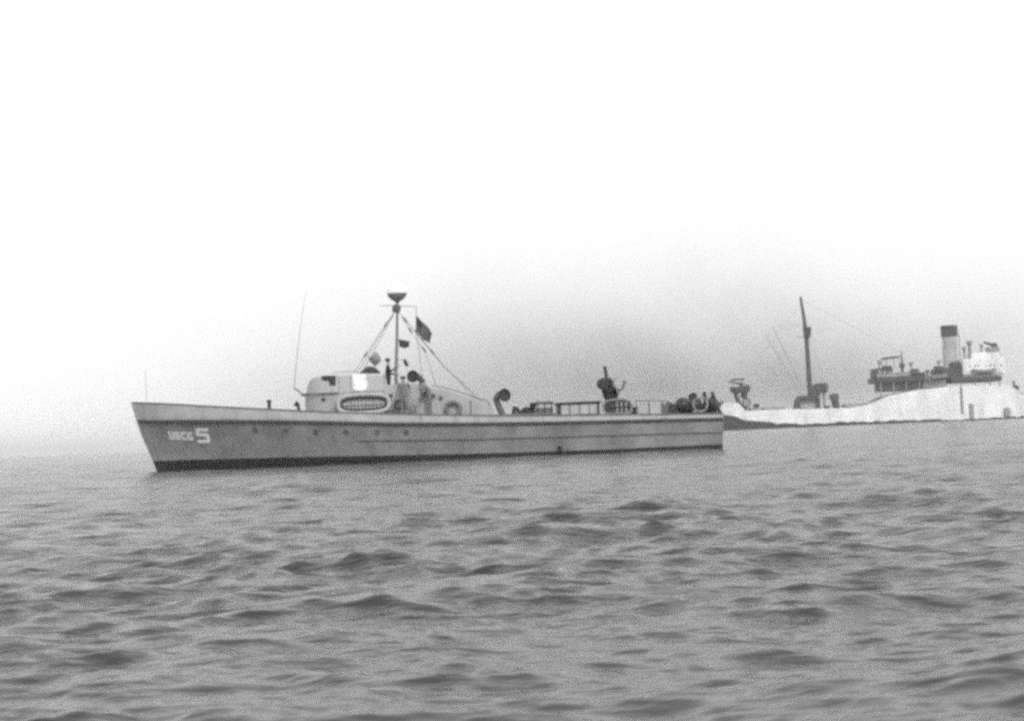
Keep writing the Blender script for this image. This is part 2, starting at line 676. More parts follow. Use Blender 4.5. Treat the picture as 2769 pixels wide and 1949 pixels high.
# ---- lettering painted on both bows
def glyph_inside(ch, u, v):
    """block letter in the unit square (v up), heavy strokes"""
    t, ty = (0.27, 0.20) if ch == '5' else (0.33, 0.24)
    L = u < t
    Rr = u > 1 - t
    T = v > 1 - ty
    Bm = v < ty
    Mid = abs(v - 0.5) < ty / 2
    corner = (min(u, 1 - u) + min(v, 1 - v)) < 0.10
    if ch == 'U':
        return (L or Rr or Bm) and not (corner and v < 0.5)
    if ch == 'S':
        return (T or Bm or Mid or (L and v > 0.5) or (Rr and v < 0.5)) and not corner
    if ch == 'C':
        return (L or T or Bm or (Rr and (v > 0.68 or v < 0.32))) and not corner
    if ch == 'G':
        return (L or T or Bm or (Rr and (v > 0.72 or v < 0.5)) or (Mid and u > 0.52 and v < 0.5)) and not corner
    if ch == '5':
        mid5 = abs(v - 0.56) < ty / 2
        return (T or Bm or mid5 or (L and v > 0.5) or (Rr and 0.1 < v < 0.6)) and not (corner and v < 0.5) and not (u > 0.9 and 0.58 < v < 0.7)
    return False


def painted_glyph(ch, s0, z0, w, h_, slope, side, nu=20, nv=24, fn=None):
    V, F, ids = [], [], {}

    def vid(i, j):
        if (i, j) not in ids:
            u, v = i / nu, j / nv
            if side > 0:
                u_ = 1 - u
            else:
                u_ = u
            s = s0 + u * w + (1 - v) * 0.05
            z = z0 - u * w * slope + v * h_
            ids[(i, j)] = len(V)
            V.append(hull_point(s, z, 0.006, side))
        return ids[(i, j)]
    for i in range(nu):
        for j in range(nv):
            u = (i + 0.5) / nu
            if side > 0:
                u = 1 - u
            if glyph_inside(ch, u, (j + 0.5) / nv):
                F.append((vid(i, j), vid(i + 1, j), vid(i + 1, j + 1), vid(i, j + 1)))
    return obj('painted_letter' if ch != '5' else 'painted_number', (V, F), 'letter_paint', boat)


for side in (-1, 1):
    word = 'USCG' if side < 0 else 'GCSU'
    for k, ch in enumerate(word):
        painted_glyph(ch, 1.64 + k * 0.275, 1.355 - k * 0.275 * 0.085, 0.235, 0.345, 0.085, side)
    painted_glyph('5', 2.86, 1.15, 0.56, 0.62, 0.05, side)

# exhaust outlet with its flap, low on the side
ex = lathe('exhaust_outlet', [(0.075, -0.12), (0.095, -0.12), (0.095, 0.09), (0.075, 0.09), (0.075, -0.12)], 'dark_metal', boat, hull_point(18.15, 0.30), (0, -1, -0.2), 14, cap=False)


# ---- cabin trunk and wheelhouse, lofted along the boat
def cabin_secs(ss, wf, zbf, ztf, r=0.12, lean=0.0):
    secs = []
    for s in ss:
        w, zb, zt = wf(s), zbf(s), ztf(s)
        rr = min(r, w * 0.6, max((zt - zb) * 0.6, 0.005))
        ring = [(s, -w, zb)]
        wt_ = w - lean * (zt - zb)
        for k in range(6):
            a = math.pi / 2 * k / 5
            ring.append((s, -(wt_ - rr + rr * math.cos(a)), zt - rr + rr * math.sin(a)))
        ring.append((s, 0, zt + 0.04 * min(1, w)))
        for k in range(6):
            a = math.pi / 2 * (1 - k / 5)
            ring.append((s, (wt_ - rr + rr * math.cos(a)), zt - rr + rr * math.sin(a)))
        ring.append((s, w, zb))
        secs.append(ring)
    return secs


def nose(s, s0, length, full, p=2.4):
    k = min(max((s - s0) / length, 0.0), 1.0)
    return max(full * (1 - (1 - k) ** p) ** (1 / p), 0.06)


def deck_z(s):
    return SHEER(s) - 0.12


low_ss = [7.45 + 0.9 * (k / 14) ** 1.8 for k in range(15)] + [9.0, 9.6, 10.2, 10.85]
loft('cabin_trunk', cabin_secs(low_ss, lambda s: nose(s, 7.44, 0.9, 1.55), deck_z, lambda s: 3.02, 0.05, 0.03), 'trunk_paint', boat)
loft('bridge_well', cabin_secs([10.852, 11.2, 11.8, 12.40], lambda s: 1.55, deck_z, lambda s: 2.62, 0.03), 'trunk_paint', boat)
AFT = smooth_interp([(12.4, 3.20), (12.65, 3.17), (13.43, 3.05), (14.28, 2.76), (14.9, 2.50), (15.36, 2.24), (15.50, 1.86)])
aft_ss = list(np.linspace(12.402, 15.3, 18)) + [15.38, 15.44, 15.49]
loft('after_trunk', cabin_secs(aft_ss, lambda s: interp([(12.4, 1.55), (14.5, 1.5), (15.5, 1.38)], s), lambda s: deck_z(s) - 0.02, AFT, 0.14, 0.03), 'trunk_paint', boat)
for side in (-1, 1):
    # coaming beside the open bridge
    box('bridge_coaming', (11.63, side * 1.50, 2.94), (1.53, 0.06, 0.66), 'cabin_paint', boat, 0.02)
    # edge moulding along the after trunk roof
    tube('roof_moulding', [(s, side * (1.40 - 0.02), AFT(s) + 0.012) for s in np.linspace(12.9, 15.36, 16)], 0.022, 'trim_grey', boat, 6)

WH = smooth_interp([(7.50, 3.06), (7.56, 3.24), (7.64, 3.45), (7.74, 3.60), (7.90, 3.71), (8.10, 3.77), (8.4, 3.80), (9.4, 3.81), (10.88, 3.76)])
wh_ss = [7.50 + 0.9 * (k / 16) ** 1.7 for k in range(17)] + [8.8, 9.3, 9.8, 10.4, 10.87]


def wh_w(s):
    return nose(s, 7.49, 0.95, 1.52, 2.2)


house = loft('wheelhouse', cabin_secs(wh_ss, wh_w, lambda s: 3.022, WH, 0.10, 0.05), 'cabin_paint', boat)
# the moulding (visor ledge) where wheelhouse and trunk meet
pts = [(s, -(nose(s, 7.30, 1.0, 1.60)), 3.02) for s in np.linspace(8.95, 7.31, 14)]
pts += [(p[0], -p[1], p[2]) for p in reversed(pts)]
tube('wheelhouse_ledge', pts, 0.035, 'trim_grey', boat, 6)


def wall_y(s, z):
    return -(wh_w(s) - 0.05 * (z - 3.022))


def wall_patch(name, poly, m, parent, off, thick, nmax=0.12):
    """a plate that follows the wheelhouse side; poly in (s, z)"""
    V = [Vector((s, wall_y(s, z) - off, z)) for s, z in poly] + [Vector((s, wall_y(s, z) - off + thick, z)) for s, z in poly]
    n = len(poly)
    F = [tuple(range(n)), tuple(range(2 * n - 1, n - 1, -1))] + [(k, (k + 1) % n, n + (k + 1) % n, n + k) for k in range(n)]
    return obj(name, (V, F), m, parent)


def frame_round(poly, grow):
    cs = sum(p[0] for p in poly) / len(poly)
    cz = sum(p[1] for p in poly) / len(poly)
    return [(s + grow * (1 if s > cs else -1), z + grow * (1 if z > cz else -1)) for s, z in poly]


for poly in ([(8.30, 3.58), (8.56, 3.53), (8.56, 3.735), (8.27, 3.735)], [(8.60, 3.36), (8.83, 3.34), (8.84, 3.72), (8.60, 3.735)]):
    w_ = wall_patch('window', frame_round(poly, 0.018), 'dark_metal', boat, 0.012, 0.03)
    wall_patch('pane', poly, 'window_glass', w_, 0.016, 0.01)
# front windows round the curved nose of the wheelhouse
for y_ in (-0.75, -0.25, 0.25, 0.75):
    s_f = next(s for s in np.linspace(7.5, 9, 300) if wh_w(s) >= abs(y_) + 0.2)
    fw = box('window', (s_f + 0.10, y_, 3.42), (0.03, 0.34, 0.24), 'dark_metal', boat, 0.01, Matrix.Rotation(R(14), 3, 'Y') @ Matrix.Rotation(R(18) * (1 if y_ > 0.5 else (-1 if y_ < -0.5 else 0)), 3, 'Z'))

# very heavy white numeral on the wheelhouse side, its gaps nearly filled
patch = [(9.57, 3.775), (10.13, 3.75), (10.14, 3.585), (10.02, 3.59), (10.02, 3.56), (10.10, 3.545), (10.16, 3.46), (10.185, 3.34), (10.175, 3.20), (10.10, 3.11), (9.98, 3.075), (9.74, 3.08), (9.64, 3.12), (9.59, 3.19), (9.585, 3.30), (9.70, 3.30), (9.70, 3.335), (9.58, 3.345), (9.575, 3.55)]
wall_patch('painted_number', patch, 'white_paint', boat, 0.014, 0.02)

# small ports and a grab rail along the trunk side
for s_, z_ in ((8.32, 2.76), (11.15, 2.80), (12.95, 2.72), (13.25, 2.62)):
    w_ = 1.55 if s_ < 12 else 1.53
    pt_ = lathe('trunk_port', [(0.06, -0.02), (0.095, -0.02), (0.095, 0.03), (0.06, 0.03), (0.06, -0.02)], 'mid_metal', boat, (s_, -w_ + 0.015, z_), (0, -1, 0.03), 14, cap=False)
    lathe('pane', [(0.065, 0), (0.065, 0.006)], 'window_glass', pt_, (s_, -w_ + 0.012, z_), (0, -1, 0.03), 14)
tube('grab_rail', [(8.7, -1.30, 3.78), (8.8, -1.30, 3.89), (9.7, -1.30, 3.90), (9.8, -1.30, 3.80)], 0.016, 'trim_grey', boat, 6)
# door seam of the wheelhouse side
for poly in ([(8.98, 3.06), (9.0, 3.06), (9.0, 3.70), (8.98, 3.70)], [(9.46, 3.06), (9.48, 3.06), (9.48, 3.70), (9.46, 3.70)]):
    wall_patch('door_batten', poly, 'trim_grey', boat, 0.010, 0.02)

# ---- domed cover and searchlight on the wheelhouse roof
cov = []
for s in np.linspace(9.86, 10.72, 13):
    k = (s - 9.86) / 0.86
    hgt = 0.30 * math.sin(math.pi * min(max(k, 0.03), 0.97)) ** 0.75 + 0.02
    ring = [(s, -0.95 + 0.46 * math.cos(a) * (0.4 + 0.6 * math.sin(math.pi * min(max(k, 0.05), 0.95))), 3.79 + hgt * math.sin(a)) for a in np.linspace(math.pi, 0, 11)]
    cov.append(ring)
loft('canvas_cover', cov, 'canvas_dark', boat)
sl = lathe('searchlight', [(0.02, -0.22), (0.15, -0.20), (0.22, -0.10), (0.24, 0.08), (0.25, 0.22), (0.23, 0.23), (0.20, 0.19), (0.02, 0.17)], 'canvas_grey', boat, (10.52, -0.35, 4.42), (-0.45, -0.25, 0.75), 20)
tube('stand', [(10.50, -0.35, 3.80), (10.50, -0.35, 4.28)], 0.05, 'light_metal', sl, 8)

# ---- whip aerial and its bracket, jackstaff
tube('aerial_bracket', [(7.06, -1.15, 3.30), (7.22, -1.15, 3.20), (7.40, -1.15, 3.02), (7.70, -1.15, 3.0)], 0.035, 'mid_metal', boat, 8)
tube('whip_aerial', [(7.07, -1.15, 3.29), (7.10, -1.15, 3.6), (7.26, -1.15, 4.8), (7.46, -1.15, 6.1), (7.74, -1.15, 7.55)], [0.030, 0.026, 0.020, 0.014, 0.007], 'light_metal', boat, 6)
tube('jackstaff', [(0.66, 0, 2.85), (0.66, 0, 4.35)], [0.018, 0.010], 'light_metal', boat, 6)

# ---- mast, radome, yard and rigging
MX, MTOP = 11.40, 6.86
tube('mast', [(11.36, 0, 2.60), (11.38, 0, 3.9), (11.47, 0, 5.2), (11.55, 0, MTOP)], [0.085, 0.08, 0.070, 0.055], 'mast_paint', boat, 10)
rb = lathe('radome', [(0.02, 7.24), (0.44, 7.25), (0.445, 7.34), (0.42, 7.50), (0.33, 7.62), (0.18, 7.69), (0.02, 7.71)], 'white_paint', boat, (11.55, 0, 0), None, 24)
lathe('radome_base', [(0.06, 6.84), (0.10, 6.90), (0.24, 6.98), (0.36, 7.10), (0.435, 7.24), (0.02, 7.238)], 'radome_base', rb, (11.55, 0, 0), None, 24)
box('mast_bracket', (11.50, 0, 6.60), (0.36, 0.30, 0.34), 'mid_metal', boat, 0.05, Matrix.Rotation(R(12), 3, 'Y'))
tube('yard', [(10.80, -0.75, 6.70), (11.53, -0.05, 6.71), (12.36, 0.75, 6.73)], [0.012, 0.025, 0.012], 'mast_paint', boat, 6)
for k, pts in enumerate(([(11.40, -0.06, 6.45), (9.60, -1.10, 3.85)], [(11.40, 0.06, 6.45), (9.60, 1.10, 3.85)],
                         [(11.36, 0, 6.30), (9.9, -0.2, 3.85)],
                         [(11.62, 0, 6.42), (13.40, -0.6, 4.1), (14.9, -1.1, 2.52)], [(11.62, 0, 6.42), (13.40, 0.6, 4.1), (14.9, 1.1, 2.52)],
                         [(12.36, 0.75, 6.73), (12.32, 0.2, 5.6), (12.55, -0.6, 3.3)],
                         [(11.70, -0.10, 6.20), (12.66, -0.9, 4.66), (13.1, -1.3, 3.12)])):
    tube('stay', pts, 0.013, 'rope', boat, 5)
# strain insulators in the stays
for p, d in (((11.03, -0.27, 5.92), (-1.8, -1.04, -2.6)), ((10.13, -0.79, 4.62), (-1.8, -1.04, -2.6)), ((12.62, -0.86, 4.74), (0.96, -0.8, -1.54)), ((12.97, -0.46, 4.65), (1.78, -0.6, -2.3)), ((11.87, -0.07, 6.09), (1.78, -0.6, -2.3)), ((12.07, -0.41, 5.61), (0.96, -0.8, -1.54))):
    d_ = Vector(d).normalized()
    pv = Vector(p)
    tube('insulator', [pv - d_ * 0.17, pv - d_ * 0.1, pv + d_ * 0.1, pv + d_ * 0.17], [0.015, 0.045, 0.045, 0.015], 'mid_metal', boat, 8)
lathe('mast_lamp', [(0.03, -0.18), (0.075, -0.13), (0.08, 0.10), (0.03, 0.17)], 'dark_metal', boat, (11.82, -0.3, 4.23), (-0.35, 0, 0.9), 12)
tube('lamp_bracket', [(11.42, -0.05, 4.40), (11.77, -0.28, 4.37)], 0.012, 'mid_metal', boat, 6)

# ---- small fittings on the foredeck
bit = lathe('mooring_bitt', [(0.11, 0), (0.11, 0.05), (0.075, 0.06), (0.075, 0.36), (0.115, 0.38), (0.115, 0.44), (0.04, 0.47)], 'dark_metal', boat, (6.0, -1.2, SHEER(6) - 0.06), None, 14)
tube('bitt_bar', [(6.0, -1.36, SHEER(6) + 0.22), (6.0, -1.04, SHEER(6) + 0.22)], 0.035, 'dark_metal', bit, 8)
dv = tube('deck_ventilator', [(7.26, -1.55, 2.18), (7.26, -1.55, 2.50), (7.22, -1.55, 2.58), (7.12, -1.57, 2.64)], [0.07, 0.07, 0.09, 0.14], 'dark_metal', boat, 12)
# rail stanchion by the after trunk
tube('stanchion', [(14.50, -1.95, 1.74), (14.50, -1.95, 2.47)], 0.028, 'mid_metal', boat, 8)

# ---- big leaning cowl ventilator aft of the trunk
vent = tube('cowl_ventilator', [(15.90, -1.0, 1.72), (15.82, -1.0, 1.95), (15.66, -1.0, 2.35), (15.62, -1.0, 2.50), (15.70, -1.03, 2.62), (15.82, -1.08, 2.65)], [0.15, 0.145, 0.135, 0.14, 0.17, 0.20], 'mid_metal', boat, 14)
lathe('cowl_mouth', [(0.20, -0.14), (0.25, 0.0), (0.285, 0.10), (0.265, 0.10), (0.20, 0.02), (0.02, 0.0)], 'dark_metal', vent, (15.95, -1.16, 2.64), (0.30, -0.92, 0.05), 20)

v2 = tube('cowl_ventilator', [(12.52, -1.10, 3.12), (12.50, -1.10, 3.34), (12.42, -1.12, 3.50), (12.28, -1.20, 3.57), (12.18, -1.28, 3.58)], [0.12, 0.12, 0.14, 0.18, 0.21], 'mid_metal', boat, 14)
lathe('cowl_mouth', [(0.19, -0.14), (0.24, -0.02), (0.265, 0.08), (0.245, 0.08), (0.18, 0.0), (0.02, -0.02)], 'dark_metal', v2, (12.13, -1.36, 3.58), (-0.35, -0.92, 0.08), 20)
# gear hung on the trunk side under the ventilator: coil of line, bag, bucket
tube('line_coil', [(11.45 + 0.13 * math.cos(a) * (1 + 0.06 * math.sin(3 * a)), -1.66, 2.42 + 0.17 * math.sin(a)) for a in np.linspace(0, 2 * math.pi, 20)[:-1]], 0.045, 'coil_band_dark', boat, 8, True)
box('kit_bag', (12.05, -1.82, 2.16), (0.34, 0.24, 0.46), 'cloth_pale', boat, 0.08, Matrix.Rotation(R(9), 3, 'Y'))
lathe('bucket', [(0.10, 0), (0.13, 0.26), (0.12, 0.26), (0.095, 0.02)], 'mid_metal', boat, (11.30, -1.80, 1.97), None, 14)

# ---- winch, post and slatted deck locker
wz = SHEER(16.5) - 0.06
winch = box('winch', (16.50, -1.0, wz + 0.04), (0.62, 0.5, 0.07), 'dark_metal', boat, 0.01)
for y_ in (-1.22, -0.78):
    V, F = tube_data([(16.28, y_, wz + 0.06), (16.38, y_, wz + 0.46), (16.48, y_, wz + 0.40), (16.74, y_, wz + 0.06)], 0.05, 6)
    obj('side_frame', (V, F), 'dark_metal', winch)
lathe('drum', [(0.16, -0.19), (0.16, -0.15), (0.09, -0.14), (0.09, 0.14), (0.16, 0.15), (0.16, 0.19)], 'mid_metal', winch, (16.47, -1.0, wz + 0.24), (0, 1, 0), 16)
cap_ = lathe('capstan', [(0.15, 0), (0.15, 0.06), (0.10, 0.10), (0.085, 0.34), (0.14, 0.46), (0.15, 0.56), (0.08, 0.62)], 'dark_metal', boat, (17.18, -1.05, SHEER(17.2) - 0.06), None, 14)
lz = SHEER(17.65) - 0.06
lock = box('deck_locker', (17.66, -1.0, lz + 0.22), (0.70, 0.62, 0.36), 'mid_metal', boat, 0.015)
box('locker_lid', (17.66, -1.0, lz + 0.60), (0.78, 0.70, 0.12), 'mid_metal', lock, 0.03)
box('locker_plinth', (17.66, -1.0, lz + 0.05), (0.76, 0.68, 0.10), 'dark_metal', lock, 0.01)
for x_ in (17.36, 17.66, 17.96):
    box('corner_post', (x_, -1.33, lz + 0.32), (0.05, 0.04, 0.50), 'dark_metal', lock, 0.006)

# ---- low after deckhouse: light panels between dark posts under a dark roof edge
az_ = SHEER(19.1) - 0.06
dh = box('after_deckhouse', (19.13, -0.55, az_ + 0.27), (1.74, 1.60, 0.54), 'canvas_grey', boat, 0.02)
box('roof', (19.13, -0.55, az_ + 0.585), (1.92, 1.78, 0.09), 'dark_metal', dh, 0.025)
box('sill', (19.13, -1.37, az_ + 0.05), (1.84, 0.06, 0.10), 'trim_grey', dh, 0.01)
for x_, w_ in ((18.30, 0.12), (18.72, 0.04), (19.15, 0.04), (19.56, 0.04), (19.95, 0.10)):
    box('post', (x_, -1.375, az_ + 0.32), (w_, 0.05, 0.44), 'dark_metal' if w_ > 0.05 else 'trim_grey', dh, 0.006)
for x_ in (18.50, 18.93, 19.36, 19.75):
    box('panel', (x_, -1.36, az_ + 0.32), (0.38, 0.03, 0.42), 'panel_grey', dh, 0.008)

# ---- racks on the stern
rz_ = SHEER(24) - 0.06
for s0 in (23.42,):
    rack = box('stern_rack', (s0 + 0.32, -1.1, rz_ + 0.05), (1.25, 0.66, 0.07), 'dark_metal', boat, 0.01)
    for y_ in (-1.40, -0.80):
        tube('side_rail', [(s0 - 0.45, y_, rz_ + 0.62), (s0 - 0.20, y_, rz_ + 0.34), (s0 + 0.35, y_, rz_ + 0.30), (s0 + 0.92, y_, rz_ + 0.22)], 0.035, 'dark_metal', rack, 6)
        for x_, t_ in ((s0 - 0.28, 0.42), (s0 + 0.30, 0.30), (s0 + 0.85, 0.23)):
            tube('upright', [(x_, y_, rz_ + 0.02), (x_, y_, rz_ + t_)], 0.03, 'dark_metal', rack, 6)
heap = []
for x_ in np.linspace(22.88, 23.42, 7):
    k = (x_ - 22.88) / 0.54
    hh = 0.56 * (0.35 + 0.65 * math.sin(math.pi * (0.12 + 0.76 * k)) ** 2)
    heap.append([(x_, -1.15 + 0.36 * math.cos(a), rz_ + hh * math.sin(a) ** 0.8) for a in np.linspace(math.pi - 0.01, 0.01, 9)])
loft('canvas_heap', heap, 'canvas_dark', boat)
for x_ in (21.50, 22.05, 22.60):
    tube('stanchion', [(x_, -1.95, SHEER(x_) - 0.08), (x_, -1.95, SHEER(x_) + 0.58)], 0.022, 'mid_metal', boat, 6)
tube('hand_rail', [(21.45, -1.95, 2.16), (22.1, -1.95, 2.15), (22.75, -1.95, 2.12)], 0.022, 'mid_metal', boat, 6)
box('canvas_dodger', (22.08, -1.90, 1.82), (1.05, 0.02, 0.42), 'panel_grey', boat, 0.004)
box('ammunition_box', (21.52, -1.55, SHEER(21.5) + 0.12), (0.30, 0.34, 0.40), 'dark_metal', boat, 0.02)
box('ammunition_box', (22.78, -1.50, SHEER(22.8) + 0.18), (0.26, 0.34, 0.52), 'mid_metal', boat, 0.02)
box('smoke_float_box', (24.20, -0.62, 2.12), (0.34, 0.4, 0.62), 'dark_metal', boat, 0.05, Matrix.Rotation(R(-20), 3, 'Y'))
reel = lathe('hawser_reel', [(0.24, -0.22), (0.24, -0.17), (0.15, -0.16), (0.15, 0.16), (0.24, 0.17), (0.24, 0.22)], 'dark_metal', boat, (16.92, -0.95, SHEER(16.9) + 0.14), (0.25, 1, 0), 16)
tube('boat_hook', [(15.9, -1.72, 1.80), (18.1, -1.72, 1.77)], 0.035, 'trim_grey', boat, 6)
box('raft_chock', (20.28, -1.9, SHEER(20.3) + 0.10), (0.16, 0.20, 0.42), 'dark_metal', boat, 0.02)
box('raft_chock', (21.22, -1.9, SHEER(21.2) + 0.06), (0.14, 0.20, 0.34), 'dark_metal', boat, 0.02)
heap = []
for x_ in np.linspace(23.1, 25.0, 13):
    k = (x_ - 23.1) / 1.9
    hh = 0.40 + 0.22 * math.sin(k * 7.0 + 0.6) * math.sin(math.pi * k) + 0.12 * math.sin(k * 17)
    heap.append([(x_, -0.15 + 0.45 * math.cos(a), rz_ + 0.02 + hh * math.sin(a) ** 0.7) for a in np.linspace(math.pi - 0.01, 0.01, 9)])
loft('stowed_netting', heap, 'canvas_dark', boat)
sg = box('smoke_generator', (24.98, -1.0, rz_ + 0.05), (0.66, 0.60, 0.10), 'dark_metal', boat, 0.02)
tube('tank', [(24.72, -1.05, rz_ + 0.62), (25.16, -1.05, rz_ + 0.26)], 0.25, 'dark_metal', sg, 14)
tube('pipe', [(24.60, -1.1, rz_ + 0.05), (24.60, -1.1, rz_ + 0.70), (24.56, -1.1, rz_ + 0.98)], 0.085, 'dark_metal', sg, 8)
tube('brace', [(25.22, -1.1, rz_ + 0.05), (24.90, -1.1, rz_ + 0.98)], 0.075, 'dark_metal', sg, 6)


# ------------------------------------------------------------------ things carried by the boat (top-level, in the boat's frame)
BM = Matrix.Translation(BOAT_LOC) @ Matrix.Rotation(BOAT_RZ, 4, 'Z')


def on_boat(name, p, rz=0.0):
    q = BM @ Vector(p)
    return empty(name, q, BOAT_RZ + rz)


def oval(w, h_, n=44, p=3.0):
    out = []
    for k in range(n):
        a = 2 * math.pi * k / n
        c_, s_ = math.cos(a), math.sin(a)
        out.append((w * math.copysign(abs(c_) ** (2 / p), c_), h_ * math.copysign(abs(s_) ** (2 / p), s_)))
    return out


def life_float(p, w, h_, r, label, ring_mat, inner_mat, floor_mat, lean, nslat):
    t = on_boat('life_float', p)
    L = lambda x, z, y=0.0: (x, y + lean * (z + h_), z)
    tube('float_ring', [L(x, z) for x, z in oval(w, h_)], r, ring_mat, t, 10, True)
    tube('inner_band', [L(x, z, 0.03) for x, z in oval(w - r * 1.5, h_ - r * 1.5)], r * 0.78, inner_mat, t, 8, True)  # darker tube just inside the ring
    iw, ih = w - r * 1.9, h_ - r * 1.9
    for k in range(nslat):
        x = -iw * 0.86 + 2 * iw * 0.86 * k / (nslat - 1)
        zz = ih * (1 - abs(x / iw) ** 2.6) ** (1 / 2.6)
        a, b = Vector(L(x, -zz, 0.06)), Vector(L(x, zz, 0.06))
        c_ = (a + b) / 2
        box('slat', c_, (2 * iw * 0.86 / nslat * 0.90, 0.022, (b - a).length), floor_mat, t, 0.004, Matrix.Rotation(-math.atan(lean), 3, 'X'))
    for z in (0.0,):
        a, b = Vector(L(-iw, z, 0.02)), Vector(L(iw, z, 0.02))
        tube('batten', [a, b], 0.035, ring_mat if w > 0.8 else floor_mat, t, 6)
    # grab rope hung in bights round the outside
    n = 12
    for k in range(n):
        a0, a1 = 2 * math.pi * k / n, 2 * math.pi * (k + 1) / n
        pts_ = []
        for j in range(5):
            a = a0 + (a1 - a0) * j / 4
            sag = r * (1.0 + 0.5 * math.sin(math.pi * j / 4))
            c_, s_ = math.cos(a), math.sin(a)
            x = (w + sag * 0.9) * math.copysign(abs(c_) ** (2 / 2.6), c_)
            z = (h_ + sag * 0.9) * math.copysign(abs(s_) ** (2 / 2.6), s_)
            pts_.append(L(x, z, -0.02))
        tube('grab_rope', pts_, 0.013, 'rope', t, 5)
    tag(t, label, 'life float', 'life floats stowed on the patrol boat')
    return t


life_float((10.01, -1.86, 2.50), 1.07, 0.385, 0.085, 'large oblong life float with slatted floor leaning against the light cabin side', 'float_light', 'coil_band_dark', 'canvas_grey', 0.20, 11)
life_float((20.70, -2.02, 1.93), 0.61, 0.32, 0.036, 'smaller oval life float with pale rim standing below the deck gun', 'canvas_grey', 'mid_metal', 'dark_metal', 0.12, 6)


def life_ring(p, Rr, r, label, m, lean=0.08):
    t = on_boat('life_ring', p)
    tube('ring', [(Rr * math.cos(a), lean * Rr * math.sin(a), Rr * math.sin(a)) for a in np.linspace(0, 2 * math.pi, 29)[:-1]], r, m, t, 10, True)
    for k in range(4):
        a = math.pi / 4 + k * math.pi / 2
        d = 0.16
        tube('band', [(Rr * math.cos(a + q), lean * Rr * math.sin(a + q), Rr * math.sin(a + q)) for q in np.linspace(-d, d, 5)], r * 1.07, 'trim_grey', t, 10)
    tag(t, label, 'life ring')
    return t


life_ring((24.23, -1.98, 1.90), 0.30, 0.042, 'pale life ring hanging on the stern in front of dark gear', 'canvas_grey')
life_ring((13.76, -1.66, 2.14), 0.29, 0.085, 'dull grey life ring hung on the side of the after cabin trunk', 'trim_grey')

# dark round board behind the stern ring: a drum end in the rack
for k, (s, z) in enumerate(((23.62, 0.50), (24.14, 0.47))):
    t = on_boat('drum', (s, -1.1, rz_ + z))
    lathe('shell', [(0.25, -0.36), (0.275, -0.34), (0.275, -0.12), (0.287, -0.11), (0.275, -0.10), (0.275, 0.10), (0.287, 0.11), (0.275, 0.12), (0.275, 0.34), (0.25, 0.36)], 'dark_metal', t, (0, 0, 0), (0, 1, 0), 18)
    lathe('end_cap', [(0.07, -0.03), (0.07, 0.02), (0.05, 0.03)], 'mid_metal', t, (0, -0.37, 0), (0, -1, 0), 12)
    tag(t, ('dark steel drum lying in the stern rack, further forward of the two', 'dark steel drum lying in the stern rack just behind the pale life ring')[k], 'drum', 'drums in the stern rack')

# ---- deck gun, barrel pointing up
gun = on_boat('deck_gun', (20.62, -0.35, SHEER(20.6) - 0.05))
lathe('pedestal', [(0.34, 0.0), (0.34, 0.04), (0.25, 0.07), (0.21, 0.5), (0.26, 0.72), (0.35, 0.95), (0.40, 1.14), (0.30, 1.22), (0.15, 1.26)], 'dark_metal', gun, (0, 0, 0), None, 20)
box('cradle', (-0.12, 0, 1.38), (0.44, 0.30, 0.50), 'dark_metal', gun, 0.03, Matrix.Rotation(R(-14), 3, 'Y'))
brl = tube('barrel', [(-0.06, 0, 1.20), (-0.12, 0, 1.48), (-0.20, 0, 2.10)], [0.10, 0.085, 0.068], 'dark_metal', gun, 12)
tube('muzzle', [(-0.198, 0, 2.085), (-0.208, 0, 2.17)], 0.075, 'dark_metal', brl, 12)
lathe('magazine', [(0.22, -0.12), (0.24, -0.10), (0.24, 0.10), (0.22, 0.12)], 'dark_metal', gun, (-0.34, -0.10, 1.42), (0.3, -0.9, 0.1), 18)
tube('recoil_spring', [(-0.10, 0, 1.42), (-0.15, 0, 1.75)], 0.08, 'mid_metal', gun, 10)
for y_ in (-0.20, 0.20):
    tube('shoulder_rest', [(0.02, y_ * 0.4, 1.10), (0.30, y_, 1.06), (0.52, y_, 1.16), (0.62, y_, 1.42), (0.58, y_, 1.52)], 0.032, 'mid_metal', gun, 8)
V, F = [], []
for side in (-1, 1):
    sh = box('shield', (0.16, side * 0.42, 1.28), (0.03, 0.42, 0.62), 'light_metal', gun, 0.008, Matrix.Rotation(R(-18), 3, 'Y'))
tube('gun_sight', [(0.06, 0.05, 1.42), (0.24, 0.05, 1.62), (0.30, 0.05, 1.66)], 0.02, 'mid_metal', gun, 6)
tag(gun, 'dark anti-aircraft gun on a flared pedestal, barrel pointing upward, on the after deck', 'gun')


